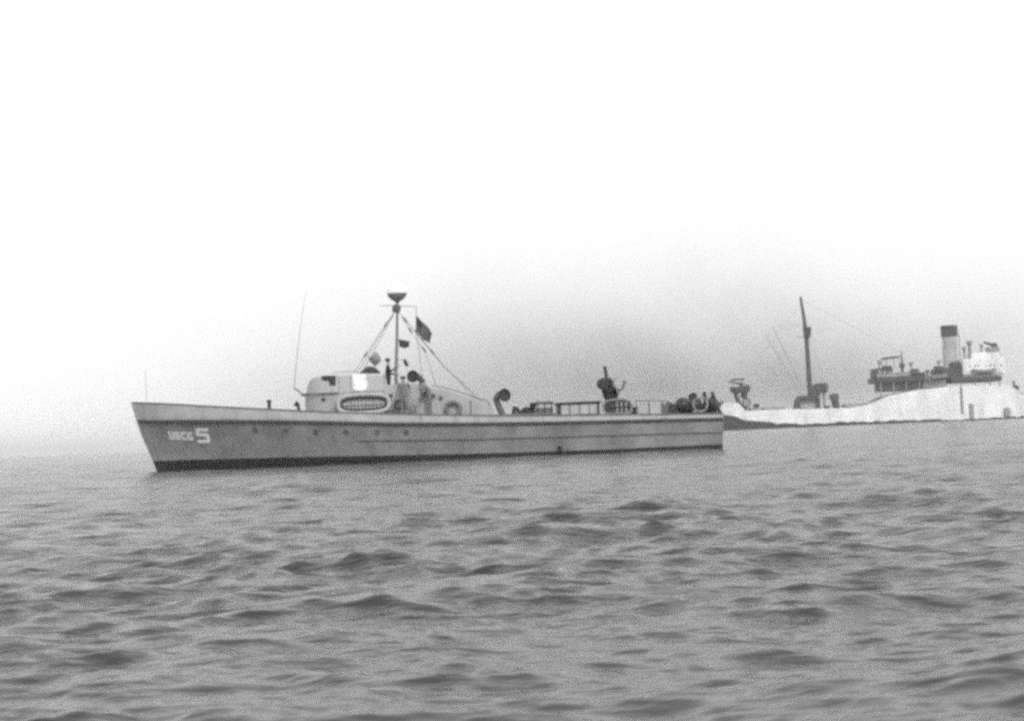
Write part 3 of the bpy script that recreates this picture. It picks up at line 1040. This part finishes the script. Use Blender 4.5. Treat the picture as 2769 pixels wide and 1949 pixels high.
# ---- flags
def flag(name, corners, m, label, ripple, parent_pos, nu=22, nv=12, phase=0.0):
    """corners: hoist top, hoist foot, fly top, fly foot in boat coordinates"""
    t = on_boat(name, parent_pos)
    inv = t.matrix_basis.inverted() @ BM
    ht, hf, ft, ff = [Vector(c) for c in corners]
    V, F, UV = [], [], []
    for i in range(nu + 1):
        u = i / nu
        for j in range(nv + 1):
            v = j / nv
            p = (hf * (1 - v) + ht * v) * (1 - u) + (ff * (1 - v) + ft * v) * u
            w = math.sin(u * 9.0 + v * 2.2 + phase) * ripple * u ** 0.6
            p = p + Vector((0.25 * w, w, 0.30 * w * (0.4 + u)))
            p.z -= 0.05 * math.sin(math.pi * u) * (1 - v)
            V.append(inv @ p)
            UV.append((u, v))
    for i in range(nu):
        for j in range(nv):
            a = i * (nv + 1) + j
            F.append((a, a + nv + 1, a + nv + 2, a + 1))
    me = bpy.data.meshes.new(name)
    me.from_pydata([tuple(v) for v in V], [], F)
    ul = me.uv_layers.new(name='UVMap')
    for lp in me.loops:
        ul.data[lp.index].uv = UV[lp.vertex_index]
    me.materials.append(MATS[m])
    me.polygons.foreach_set('use_smooth', [True] * len(F))
    cl = bpy.data.objects.new('cloth', me)
    C.objects.link(cl)
    cl.parent = t
    so = cl.modifiers.new('thickness', 'SOLIDIFY')
    so.thickness = 0.006
    tube('hoist_rope', [inv @ (hf + (hf - ht) * 0.06), inv @ (ht + (ht - hf) * 0.06)], 0.012, 'rope', t, 5)
    return tag(t, label, 'flag')


flag('ensign', [(12.35, -0.02, 6.28), (12.30, -0.02, 5.60), (13.02, 0.10, 5.52), (12.86, 0.10, 5.04)], 'ensign_cloth',
     'dark striped ensign flying limply from the yard aft of the mast', 0.085, (12.3, -0.02, 5.60))
flag('signal_flag', [(11.56, -0.12, 5.27), (11.58, -0.12, 4.94), (12.03, -0.16, 5.15), (11.98, -0.16, 4.91)], 'flag_dark',
     'small dark rectangular signal flag beside the middle of the mast', 0.03, (11.58, -0.12, 4.94), phase=1.0)


# ---- people
def person(loc, rz, pose, label, shirt, legs_m, hat):
    """pose: dict of joint positions (x forward, y left, z up) for a 1.75 m figure, feet at z = 0"""
    t = on_boat('person', loc, rz)
    J = dict(pelvis=(0, 0, 0.95), spine=(0, 0, 1.16), chest=(0.0, 0, 1.36), neck=(0, 0, 1.50), jaw=(0.02, 0, 1.57), head=(0.015, 0, 1.66), crown=(0.0, 0, 1.74), nose=(0.105, 0, 1.635),
             hipL=(0, 0.10, 0.90), kneeL=(0.03, 0.11, 0.50), ankleL=(0, 0.11, 0.09), toeL=(0.15, 0.13, 0.04),
             hipR=(0, -0.10, 0.90), kneeR=(0.03, -0.11, 0.50), ankleR=(0, -0.11, 0.09), toeR=(0.15, -0.13, 0.04),
             shL=(0, 0.19, 1.42), elL=(-0.02, 0.25, 1.14), wrL=(0.06, 0.25, 0.89),
             shR=(0, -0.19, 1.42), elR=(-0.02, -0.25, 1.14), wrR=(0.06, -0.25, 0.89))
    J.update(pose)
    rad = dict(pelvis=(0.15, 0.12), spine=(0.145, 0.11), chest=(0.17, 0.12), neck=(0.06, 0.06), jaw=(0.062, 0.07), head=(0.085, 0.10), crown=(0.06, 0.07), nose=(0.014, 0.014),
               hipL=(0.10, 0.10), kneeL=(0.068, 0.068), ankleL=(0.05, 0.05), toeL=(0.04, 0.03),
               hipR=(0.10, 0.10), kneeR=(0.068, 0.068), ankleR=(0.05, 0.05), toeR=(0.04, 0.03),
               shL=(0.075, 0.075), elL=(0.052, 0.052), wrL=(0.034, 0.034), shR=(0.075, 0.075), elR=(0.052, 0.052), wrR=(0.034, 0.034))
    E = [('pelvis', 'spine'), ('spine', 'chest'), ('chest', 'neck'), ('neck', 'jaw'), ('jaw', 'head'), ('head', 'crown'), ('head', 'nose')]
    for s_ in 'LR':
        E += [('pelvis', 'hip' + s_), ('hip' + s_, 'knee' + s_), ('knee' + s_, 'ankle' + s_), ('ankle' + s_, 'toe' + s_),
              ('chest', 'sh' + s_), ('sh' + s_, 'el' + s_), ('el' + s_, 'wr' + s_)]
        el_, wr_ = Vector(J['el' + s_]), Vector(J['wr' + s_])
        d = (wr_ - el_).normalized()
        sgn = 1 if s_ == 'L' else -1
        side_v = Vector((1, 0, 0)) if abs(d.x) < 0.8 else Vector((0, 0, 1))
        side_v = (side_v - d * side_v.dot(d)).normalized()
        up_v = d.cross(side_v)
        J['palm' + s_] = tuple(wr_ + d * 0.06)
        rad['palm' + s_] = (0.042, 0.026)
        E.append(('wr' + s_, 'palm' + s_))
        for k, ln in enumerate((0.085, 0.095, 0.088, 0.068)):
            off = (1.5 - k) * 0.022
            b_ = wr_ + d * 0.10 + side_v * off
            m_ = b_ + d * ln * 0.5 + up_v * 0.008 * sgn
            e_ = m_ + d * ln * 0.45 + up_v * 0.022 * sgn
            for nm, q, rr in (('fa', b_, 0.011), ('fb', m_, 0.010), ('fc', e_, 0.008)):
                J[f'{nm}{k}{s_}'] = tuple(q)
                rad[f'{nm}{k}{s_}'] = (rr, rr)
            E += [('palm' + s_, f'fa{k}{s_}'), (f'fa{k}{s_}', f'fb{k}{s_}'), (f'fb{k}{s_}', f'fc{k}{s_}')]
        b_ = wr_ + d * 0.05 + side_v * 0.055
        e_ = b_ + d * 0.04 + side_v * 0.02
        J['tha' + s_], J['thb' + s_] = tuple(b_), tuple(e_)
        rad['tha' + s_], rad['thb' + s_] = (0.012, 0.012), (0.010, 0.010)
        E += [('palm' + s_, 'tha' + s_), ('tha' + s_, 'thb' + s_)]
    names = list(J)
    me = bpy.data.meshes.new('body')
    me.from_pydata([J[n] for n in names], [(names.index(a), names.index(b)) for a, b in E], [])
    o = bpy.data.objects.new('body', me)
    C.objects.link(o)
    o.modifiers.new('skin', 'SKIN')
    for i, n in enumerate(names):
        me.skin_vertices[0].data[i].radius = rad[n]
        me.skin_vertices[0].data[i].use_root = (n == 'pelvis')
    o.modifiers.new('sub', 'SUBSURF').levels = 1
    dg = bpy.context.evaluated_depsgraph_get()
    new = bpy.data.meshes.new_from_object(o.evaluated_get(dg))
    o.modifiers.clear()
    o.data = new
    bpy.data.meshes.remove(me)
    new.name = 'body'
    new.materials.clear()
    for k in (shirt, legs_m, 'skin'):
        new.materials.append(MATS[k])
    skinpts = [(Vector(J[n]), 0.13) for n in ('head', 'crown', 'jaw')] + [(Vector(J['palm' + s_]), 0.075) for s_ in 'LR'] + [(Vector(J[f'fb{k}{s_}']), 0.06) for k in range(4) for s_ in 'LR']
    legpts = [Vector(J[n]) for n in ('pelvis', 'hipL', 'hipR', 'kneeL', 'kneeR', 'ankleL', 'ankleR', 'toeL', 'toeR')]
    toppts = [Vector(J[n]) for n in ('spine', 'chest', 'shL', 'shR', 'elL', 'elR', 'neck')]
    for p in new.polygons:
        c_ = p.center
        p.use_smooth = True
        if any((c_ - q).length < r_ for q, r_ in skinpts):
            p.material_index = 2
        elif min((c_ - q).length for q in legpts) < min((c_ - q).length for q in toppts):
            p.material_index = 1
        else:
            p.material_index = 0
    o.parent = t
    hd = Vector(J['head'])
    cr = (Vector(J['crown']) - Vector(J['jaw'])).normalized()
    if hat == 'helmet':
        lathe('helmet', [(0.150, 0.0), (0.155, 0.012), (0.138, 0.03), (0.132, 0.07), (0.10, 0.115), (0.05, 0.138), (0.005, 0.142)], 'helmet', t, hd + cr * 0.015 + Vector((-0.01, 0, 0)), cr, 20)
    else:
        lathe('cap', [(0.112, 0.0), (0.116, 0.05), (0.12, 0.06), (0.10, 0.10), (0.04, 0.115), (0.005, 0.117)], 'helmet', t, hd + cr * 0.012 + Vector((-0.012, 0, 0)), cr, 18)
    for y_ in (-0.032, 0.032):
        ey = hd + Vector((0.088, y_, 0.005))
        lathe('eye', [(0.004, -0.006), (0.010, -0.002), (0.010, 0.003), (0.003, 0.008)], 'dark_metal', t, ey, (1, 0, 0), 8)
    tag(t, label, 'person')
    return t


person((11.06, -1.05, 2.63), R(0), dict(wrR=(0.36, -0.30, 1.36), elR=(0.12, -0.32, 1.20), wrL=(0.30, 0.26, 1.10), elL=(0.04, 0.28, 1.14)),
       'person in dark clothes standing behind the wheelhouse with one arm reaching aft', 'cloth_dark', 'cloth_dark', 'cap')
dk = lambda s: SHEER(s) - 0.085
person((11.72, -1.88, dk(11.72)), R(-100), dict(wrR=(0.22, -0.18, 1.10), kneeL=(0.10, 0.12, 0.50), spine=(0.0, 0, 1.12), chest=(0.05, 0, 1.30), neck=(0.09, 0, 1.42), jaw=(0.12, 0, 1.47), head=(0.125, 0, 1.55), crown=(0.12, 0, 1.63), nose=(0.215, 0, 1.525), shL=(0.05, 0.19, 1.35), shR=(0.05, -0.19, 1.35)),
       'person in pale grey clothes and cap on the side deck beside the life float', 'cloth_pale', 'cloth_pale', 'cap')
person((12.80, -1.84, dk(12.8)), R(170), dict(spine=(0.05, 0, 1.10), chest=(0.16, 0, 1.24), neck=(0.24, 0, 1.34), jaw=(0.29, 0, 1.39), head=(0.30, 0, 1.47), crown=(0.31, 0, 1.55), nose=(0.395, 0, 1.445),
                                         shL=(0.16, 0.19, 1.28), shR=(0.16, -0.19, 1.28), elL=(0.22, 0.25, 1.02), elR=(0.22, -0.25, 1.02), wrL=(0.36, 0.18, 0.86), wrR=(0.36, -0.18, 0.86)),
       'person stooping on the side deck below the after end of the bridge', 'cloth_pale', 'cloth_grey', 'cap')

# ------------------------------------------------------------------ white freighter in the distance (local: x aft from the stem, y away, z up)
ship = empty('freighter', (55.83, 451.0, 0.0), 0.0)
tag(ship, 'distant white cargo ship with tall foremast and dark-topped funnel, behind the patrol boat', 'ship')
F_TOP = [(-3.5, 7.6), (5.6, 7.5), (6.6, 6.6), (7.7, 5.15), (20, 5.05), (36, 4.75), (40, 5.2), (43.5, 6.2), (46.7, 7.6), (54.3, 8.8), (63.4, 9.5), (79.5, 9.6), (82.0, 8.2), (84.5, 6.1), (92, 6.3)]
F_LOW = [(-3.5, 5.2), (1.5, 4.4), (5.0, 3.7), (7.3, 2.6), (11.7, 1.95), (18, 1.25), (22, 0.95), (36, 1.05), (54, 0.7), (64, 0.5), (92, 0.6)]  # top of the dark band; its rise forward paints in the bow flare's shadow
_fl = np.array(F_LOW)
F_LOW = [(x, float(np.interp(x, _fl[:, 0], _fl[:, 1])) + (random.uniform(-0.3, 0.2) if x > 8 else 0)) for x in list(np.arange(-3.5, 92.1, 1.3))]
F_B = smooth_interp([(-3.5, 0.1), (0, 2.0), (5, 3.9), (13, 5.2), (25, 5.5), (60, 5.5), (78, 5.2), (86, 4.2), (92, 2.0)])


def ship_hull():
    xs = np.concatenate([np.linspace(-3.5, 10, 26)[:-1], np.linspace(10, 92, 110)])
    V, F, Mi = [], [], []
    nl = 0
    for side in (-1, 1):
        for x in xs:
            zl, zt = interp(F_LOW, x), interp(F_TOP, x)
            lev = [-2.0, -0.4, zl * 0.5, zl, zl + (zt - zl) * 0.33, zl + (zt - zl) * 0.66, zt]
            nl = len(lev)
            for z in lev:
                rake = max(0, (7.6 - z)) * 0.16 * max(0, 1 - (x + 3.5) / 10)
                fl = 1 - 0.45 * math.exp(-(x + 3.5) / 6) * max(0, (7.5 - z) / 7.5)
                V.append((x + rake, side * F_B(x) * fl, z))
        b = (0 if side < 0 else len(xs) * nl)
        for i in range(len(xs) - 1):
            for j in range(nl - 1):
                a = b + i * nl + j
                F.append((a, a + nl, a + nl + 1, a + 1))
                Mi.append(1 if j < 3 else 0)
    n1 = len(xs) * nl
    for i in range(len(xs) - 1):
        a = i * nl + nl - 1
        F.append((a, a + nl, n1 + a + nl, n1 + a))
        Mi.append(2)
        a = i * nl
        F.append((a, n1 + a, n1 + a + nl, a + nl))
        Mi.append(1)
    i0 = (len(xs) - 1) * nl
    for j in range(nl - 1):
        F.append((i0 + j, i0 + j + 1, n1 + i0 + j + 1, n1 + i0 + j))
        Mi.append(0)
    me = bpy.data.meshes.new('hull')
    me.from_pydata(V, [], F)
    for k in ('ship_white', 'ship_boot_shade', 'ship_deck'):
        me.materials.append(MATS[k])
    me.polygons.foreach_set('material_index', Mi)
    bm = bmesh.new()
    bm.from_mesh(me)
    bmesh.ops.recalc_face_normals(bm, faces=bm.faces)
    bm.to_mesh(me)
    bm.free()
    me.polygons.foreach_set('use_smooth', [True] * len(F))
    me.set_sharp_from_angle(angle=R(35))
    o = bpy.data.objects.new('hull', me)
    C.objects.link(o)
    o.parent = ship


ship_hull()
# gun platform on the bow
gp = lathe('gun_platform', [(2.0, 10.2), (2.7, 10.5), (2.95, 11.8), (2.8, 11.8), (2.6, 10.95), (0.1, 10.9)], 'ship_dark', ship, (7.0, -1.0, 0), None, 18)
for x_, y_ in ((5.6, -2.2), (8.4, -2.2), (5.6, 0.3), (8.4, 0.3)):
    tube('post', [(x_ + (0.9 if x_ < 7 else -0.4), y_, 5.0 if x_ > 7 else 6.6), (x_, y_, 10.8)], 0.42, 'ship_dark', gp, 8)
box('ready_locker', (7.9, -1.2, 9.5), (1.9, 1.8, 1.5), 'ship_dark', ship, 0.3, Matrix.Rotation(R(-20), 3, 'Y'))
box('splinter_mat', (8.4, -2.4, 7.4), (2.2, 0.6, 2.4), 'ship_grey', ship, 0.3)
tube('brace', [(7.4, -2.3, 5.2), (5.5, -2.3, 9.4)], 0.6, 'ship_dark', gp, 8)
bg_ = lathe('bow_gun', [(0.7, 10.9), (0.5, 11.4), (0.45, 12.2), (0.7, 12.5), (0.5, 13.0)], 'ship_dark', ship, (7.4, -1.0, 0), None, 12)
tube('barrel', [(7.6, -1.0, 12.6), (3.6, -1.0, 13.4)], [0.25, 0.14], 'ship_dark', bg_, 8)
box('awning', (6.3, -1.0, 13.9), (3.6, 2.8, 0.45), 'ship_dark', ship, 0.12, Matrix.Rotation(R(-3), 3, 'Y'))
for x_ in (4.9, 7.9):
    tube('awning_post', [(x_, -2.1, 11.2), (x_, -2.1, 13.7)], 0.10, 'ship_grey', ship, 6)
box('gun_shield', (8.9, -1.0, 11.6), (1.3, 2.2, 1.4), 'ship_dark', ship, 0.15, Matrix.Rotation(R(12), 3, 'Y'))
wn_ = lathe('anchor_winch', [(0.75, -1.2), (0.75, -1.0), (0.4, -0.95), (0.4, 0.95), (0.75, 1.0), (0.75, 1.2)], 'ship_dark', ship, (11.1, -2.0, 6.35), (0, 1, 0), 14)
box('bed', (11.1, -2.0, 5.4), (1.6, 2.6, 0.7), 'ship_grey', wn_, 0.05)
# foremast
tube('foremast', [(26.5, 0, 4.8), (26.45, 0, 12), (26.3, 0, 22.5), (25.9, 0, 29.7), (25.15, 0, 36.2)], [0.75, 0.70, 0.62, 0.50, 0.32], 'ship_dark', ship, 12)
lathe('crows_nest', [(0.55, 24.4), (1.0, 25.6), (1.2, 27.6), (1.05, 27.7), (0.3, 27.0)], 'ship_dark', ship, (26.45, -0.3, 0), None, 14)
tube('crosstree', [(23.3, 0.0, 25.2), (26.3, 0, 25.0), (28.0, 0, 25.0)], 0.14, 'ship_grey', ship, 6)
for a_, b_ in (((25.9, -2.0, 7.4), (16.5, -2.5, 28.2)), ((25.4, 2.0, 7.4), (15.3, 2.5, 26.4))):
    tube('cargo_boom', [a_, ((a_[0] + b_[0]) / 2, (a_[1] + b_[1]) / 2, (a_[2] + b_[2]) / 2), b_], [0.16, 0.18, 0.10], 'light_metal', ship, 8)
for a_, b_ in (((26.0, 0, 28.5), (16.6, -2.5, 28.0)), ((26.0, 0, 28.5), (15.4, 2.5, 26.2)), ((25.4, 0, 34.5), (3.0, 0, 8.0)), ((26.2, 0, 27.0), (31.5, -5.2, 5.4)), ((26.2, 0, 27.0), (33.0, -5.2, 5.2)), ((25.3, 0, 35.5), (52.4, 0, 19.6))):
    tube('rigging_wire', [a_, b_], 0.035, 'ship_grey', ship, 5)
# mast house and cargo winches round the mast
mh = box('mast_house', (25.6, 0, 8.05), (5.4, 6.0, 1.2), 'ship_dark', ship, 0.15)
for x_ in (22.9, 28.1):
    for y_ in (-2.7, 2.7):
        tube('leg', [(x_ - (0.5 if x_ < 25 else 0), y_, 4.8), (x_, y_, 7.6)], 0.42, 'ship_dark', mh, 8)
box('house_wall', (25.6, 0.4, 6.3), (4.2, 4.0, 2.5), 'light_metal', mh, 0.05)
box('winch_house', (29.5, -0.3, 10.6), (3.5, 3.6, 2.7), 'ship_dark', ship, 0.35)
box('mast_locker', (26.9, -1.2, 9.9), (2.2, 2.4, 3.0), 'ship_dark', ship, 0.3)
tube('winch_support', [(28.4, -0.5, 4.8), (28.6, -0.5, 9.6)], 0.7, 'ship_grey', ship, 8)
tube('winch_support', [(30.2, -0.5, 4.8), (30.2, -0.5, 9.6)], 0.3, 'ship_grey', ship, 8)
lathe('cowl_ventilator', [(1.0, 4.7), (0.95, 6.6), (1.1, 7.4), (1.35, 8.4), (1.1, 8.9), (0.2, 9.1)], 'ship_dark', ship, (34.0, -2.0, 0), (-0.16, 0, 1), 14)
# bridge
br = box('bridge_deck', (50.6, 0, 12.0), (13.6, 11.4, 1.5), 'ship_dark', ship, 0.2)
for x_ in (45.0, 48.5, 52.0, 55.5):
    tube('deck_post', [(x_, -5.3, interp(F_TOP, x_) - 0.2), (x_, -5.3, 11.4)], 0.2, 'ship_grey', br, 8)
box('deck_front', (50.2, 0, 10.2), (9.6, 9.0, 2.6), 'ship_dark', ship, 0.15)
wh = box('wheelhouse', (46.6, 0, 14.0), (4.6, 8.0, 2.6), 'ship_dark', ship, 0.2)
for x_ in (45.2, 46.6, 48.0):
    box('window', (x_, -4.03, 14.3), (0.9, 0.08, 0.8), 'ship_grey', wh, 0.02)
box('chart_room', (53.3, 0, 13.4), (5.2, 6.5, 1.4), 'ship_grey', ship, 0.2)
lathe('gun_tub', [(1.3, 12.6), (1.5, 13.6), (1.4, 13.6), (1.2, 12.8)], 'ship_dark', ship, (56.2, -4.0, 0), None, 14)
aw = box('bridge_awning', (49.2, 0, 18.2), (4.0, 6.5, 0.45), 'ship_dark', ship, 0.15, Matrix.Rotation(R(-4), 3, 'Y'))
for x_ in (47.5, 50.9):
    for y_ in (-3, 3):
        tube('awning_post', [(x_, y_, 15.2), (x_, y_, 18.1)], 0.10, 'ship_grey', aw, 6)
tube('signal_mast', [(52.4, 0, 13.5), (52.45, 0, 17.0), (52.4, 0, 20.0)], [0.45, 0.28, 0.12], 'ship_dark', ship, 8)
box('lamp_platform', (52.3, -0.2, 15.9), (1.5, 1.3, 1.2), 'ship_dark', ship, 0.2)
# casing, funnel and after house
box('funnel_casing', (64.4, 0, 13.0), (6.8, 8.0, 3.2), 'ship_dark', ship, 0.3)
box('casing_top', (66.4, 0, 15.4), (2.6, 6.0, 1.8), 'ship_dark', ship, 0.3)
box('lower_casing', (60.0, 0, 10.4), (6.4, 8.6, 2.2), 'ship_grey', ship, 0.2)
fu = tube('funnel', [(65.75, 0, 13.8), (65.85, 0, 18), (65.95, 0, 23.5)], [1.95, 1.98, 2.05], 'funnel_paint', ship, 28)
lathe('funnel_top', [(2.10, 23.45), (2.28, 23.55), (2.32, 26.4), (2.15, 26.5), (2.05, 25.8), (0.2, 25.6)], 'ship_dark', fu, (65.95, 0, 0), None, 28)
for y_ in (-2.2,):
    tube('steam_pipe', [(68.4, y_ + 1.4, 16.5), (68.4, y_ + 1.4, 24.0)], 0.16, 'ship_grey', fu, 8)
ah = box('after_house', (73.9, 0, 14.6), (11.6, 9.0, 4.6), 'ship_white', ship, 0.25)
box('house_top', (74.8, 0, 17.7), (7.8, 7.0, 1.6), 'ship_white', ah, 0.2)
for x_ in (70.0, 72.2, 74.4, 76.6, 78.6):
    lathe('porthole', [(0.30, -0.04), (0.30, 0.05)], 'ship_grey', ah, (x_, -4.5, 14.8), (0, -1, 0), 12)
bd = box('boat_deck', (71.3, 0, 11.2), (14.0, 11.4, 1.5), 'ship_dark', ship, 0.2)
for x_ in (67.0, 71.0, 75.0, 77.6):
    tube('deck_post', [(x_, -5.4, 9.4), (x_, -5.4, 10.6)], 0.2, 'ship_grey', bd, 8)
ag = lathe('after_gun_tub', [(1.5, 18.5), (1.9, 18.8), (2.0, 19.9), (1.8, 19.9), (1.6, 19.0)], 'ship_grey', ship, (77.4, -1.0, 0), None, 16)
box('gun_mount', (78.0, -1.0, 19.8), (1.5, 1.5, 2.6), 'ship_dark', ag, 0.3)
tube('gun_barrel', [(77.8, -1.0, 20.5), (75.0, -1.2, 21.4)], [0.5, 0.3], 'ship_dark', ag, 10)
vt = lathe('tall_ventilator', [(0.5, 17.0), (0.45, 20.4), (0.75, 21.0), (0.85, 21.8), (0.3, 22.1)], 'ship_grey', ship, (71.0, -1.5, 0), None, 12)
# stern gun and gear, lifeboat
sg2 = lathe('stern_gun', [(2.0, 6.2), (2.0, 7.0), (1.0, 7.4), (0.8, 8.3), (1.1, 8.8), (0.4, 9.2)], 'ship_dark', ship, (83.2, -1.0, 0), None, 16)
tube('gun_barrel', [(83.0, -1.0, 8.6), (82.6, -1.2, 10.6)], [0.35, 0.2], 'ship_dark', sg2, 8)
tube('gun_base', [(83.2, -1.0, 5.6), (83.2, -1.0, 6.4)], 1.6, 'ship_grey', sg2, 14)
def ship_boat(x0, y0, z0, ln, label_part='ship_lifeboat'):
    secs = []
    for k in range(11):
        u = k / 10
        w = 1.15 * math.sin(math.pi * min(max(u, 0.03), 0.97)) ** 0.55
        sh = 0.35 * (2 * u - 1) ** 2
        secs.append([(x0 + u * ln, y0 + w * math.cos(a), z0 + sh * (1 if math.sin(a) > -0.2 else 0.2) + (0.15 if math.sin(a) > -0.2 else 1.15 * math.sin(a) * (0.5 + 0.5 * math.sin(math.pi * u)))) for a in np.linspace(0, -math.pi, 9)])
    b_ = loft(label_part, secs, 'ship_grey', ship)
    for u in (0.18, 0.82):
        tube('davit', [(x0 + u * ln, y0 + 1.3, z0 - 1.6), (x0 + u * ln, y0 + 1.25, z0 + 0.6), (x0 + u * ln, y0 + 0.6, z0 + 1.5), (x0 + u * ln, y0, z0 + 1.3)], 0.16, 'ship_dark', b_, 6)


ship_boat(57.2, -5.4, 12.6, 6.0)
ship_boat(70.2, -5.2, 13.6, 6.5)
for x_, zz in ((44.2, 12.7), (47.4, 15.3), (55.0, 14.1), (61.5, 14.6)):
    box('deck_box', (x_, -3.6, zz), (1.5 + (x_ % 2) * 0.6, 1.6, 1.3), 'ship_dark', ship, 0.2, Matrix.Rotation(R((x_ * 7) % 14 - 7), 3, 'Y'))
for x_, zz, hh in ((45.6, 15.2, 2.2), (54.3, 14.0, 2.6), (58.7, 11.4, 3.0), (62.0, 14.4, 2.4), (69.2, 16.8, 3.4), (74.0, 18.4, 2.4)):
    lathe('ship_ventilator', [(0.32, zz), (0.30, zz + hh * 0.7), (0.55, zz + hh * 0.8), (0.6, zz + hh), (0.2, zz + hh * 1.08)], 'ship_grey', ship, (x_, -2.4, 0), None, 10)
tube('bridge_rail', [(43.8, -5.6, 13.7), (50.0, -5.6, 13.7), (57.3, -5.6, 13.7)], 0.09, 'ship_grey', ship, 6)
box('rail_canvas', (47.6, -5.62, 13.2), (7.2, 0.06, 0.8), 'ship_grey', ship, 0.01)
tube('boat_deck_rail', [(67.8, -5.6, 12.9), (78.2, -5.6, 12.9)], 0.08, 'ship_grey', ship, 6)
box('hatch_coaming', (16.0, 0, 5.5), (6.0, 5.0, 1.0), 'ship_grey', ship, 0.1)
box('hatch_coaming', (38.0, 0, 5.4), (5.0, 5.0, 1.0), 'ship_grey', ship, 0.1)
for k_, (x_, w_) in enumerate(((1.2, 1.6), (9.2, 1.1), (24.0, 1.3), (30.6, 1.5))):
    box('deck_gear', (x_, -2.6, interp(F_TOP, x_) + 0.35), (w_, 1.4, 0.9), 'ship_dark' if k_ % 2 else 'ship_grey', ship, 0.2)
# rubbing timber and anchors along the ship's side
lathe('hawse_stain_plate', [(0.5, -0.08), (0.5, 0.10)], 'ship_dark', ship, (4.6, -F_B(4.6) * 0.9, 5.3), (-0.3, -1, -0.1), 12)
tube('overboard_pipe', [(66.9, -5.62, 9.2), (66.9, -5.62, 2.0)], 0.35, 'ship_grey', ship, 8)
box('fender', (69.4, -5.7, 2.4), (1.2, 0.5, 4.4), 'ship_grey', ship, 0.2)
box('fender', (79.2, -5.5, 1.8), (1.8, 0.5, 2.6), 'ship_grey', ship, 0.3)
for x_ in (12, 15, 18, 21, 34, 37, 40):
    tube('rail_stanchion', [(x_, -F_B(x_) + 0.15, interp(F_TOP, x_) - 0.1), (x_, -F_B(x_) + 0.15, interp(F_TOP, x_) + 1.0)], 0.05, 'ship_grey', ship, 6)

# ------------------------------------------------------------------ hazy air
hz = bpy.data.meshes.new('haze')
bm = bmesh.new()
bmesh.ops.create_cube(bm, size=1.0)
for v in bm.verts:
    v.co = Vector((v.co.x * 15000, 4500 + v.co.y * 10400, 18.0 + v.co.z * 43.0))
bm.to_mesh(hz)
bm.free()
ho = bpy.data.objects.new('haze', hz)
ho['kind'] = 'stuff'
C.objects.link(ho)
hm = bpy.data.materials.new('haze_air')
hm.use_nodes = True
hn = hm.node_tree
hn.nodes.clear()
pv = hn.nodes.new('ShaderNodeVolumePrincipled')
pv.inputs['Color'].default_value = (0.97, 0.97, 0.97, 1)
pv.inputs['Density'].default_value = 0.0003
pv.inputs['Anisotropy'].default_value = 0.1
ou = hn.nodes.new('ShaderNodeOutputMaterial')
hn.links.new(pv.outputs[0], ou.inputs['Volume'])
hz.materials.append(hm)
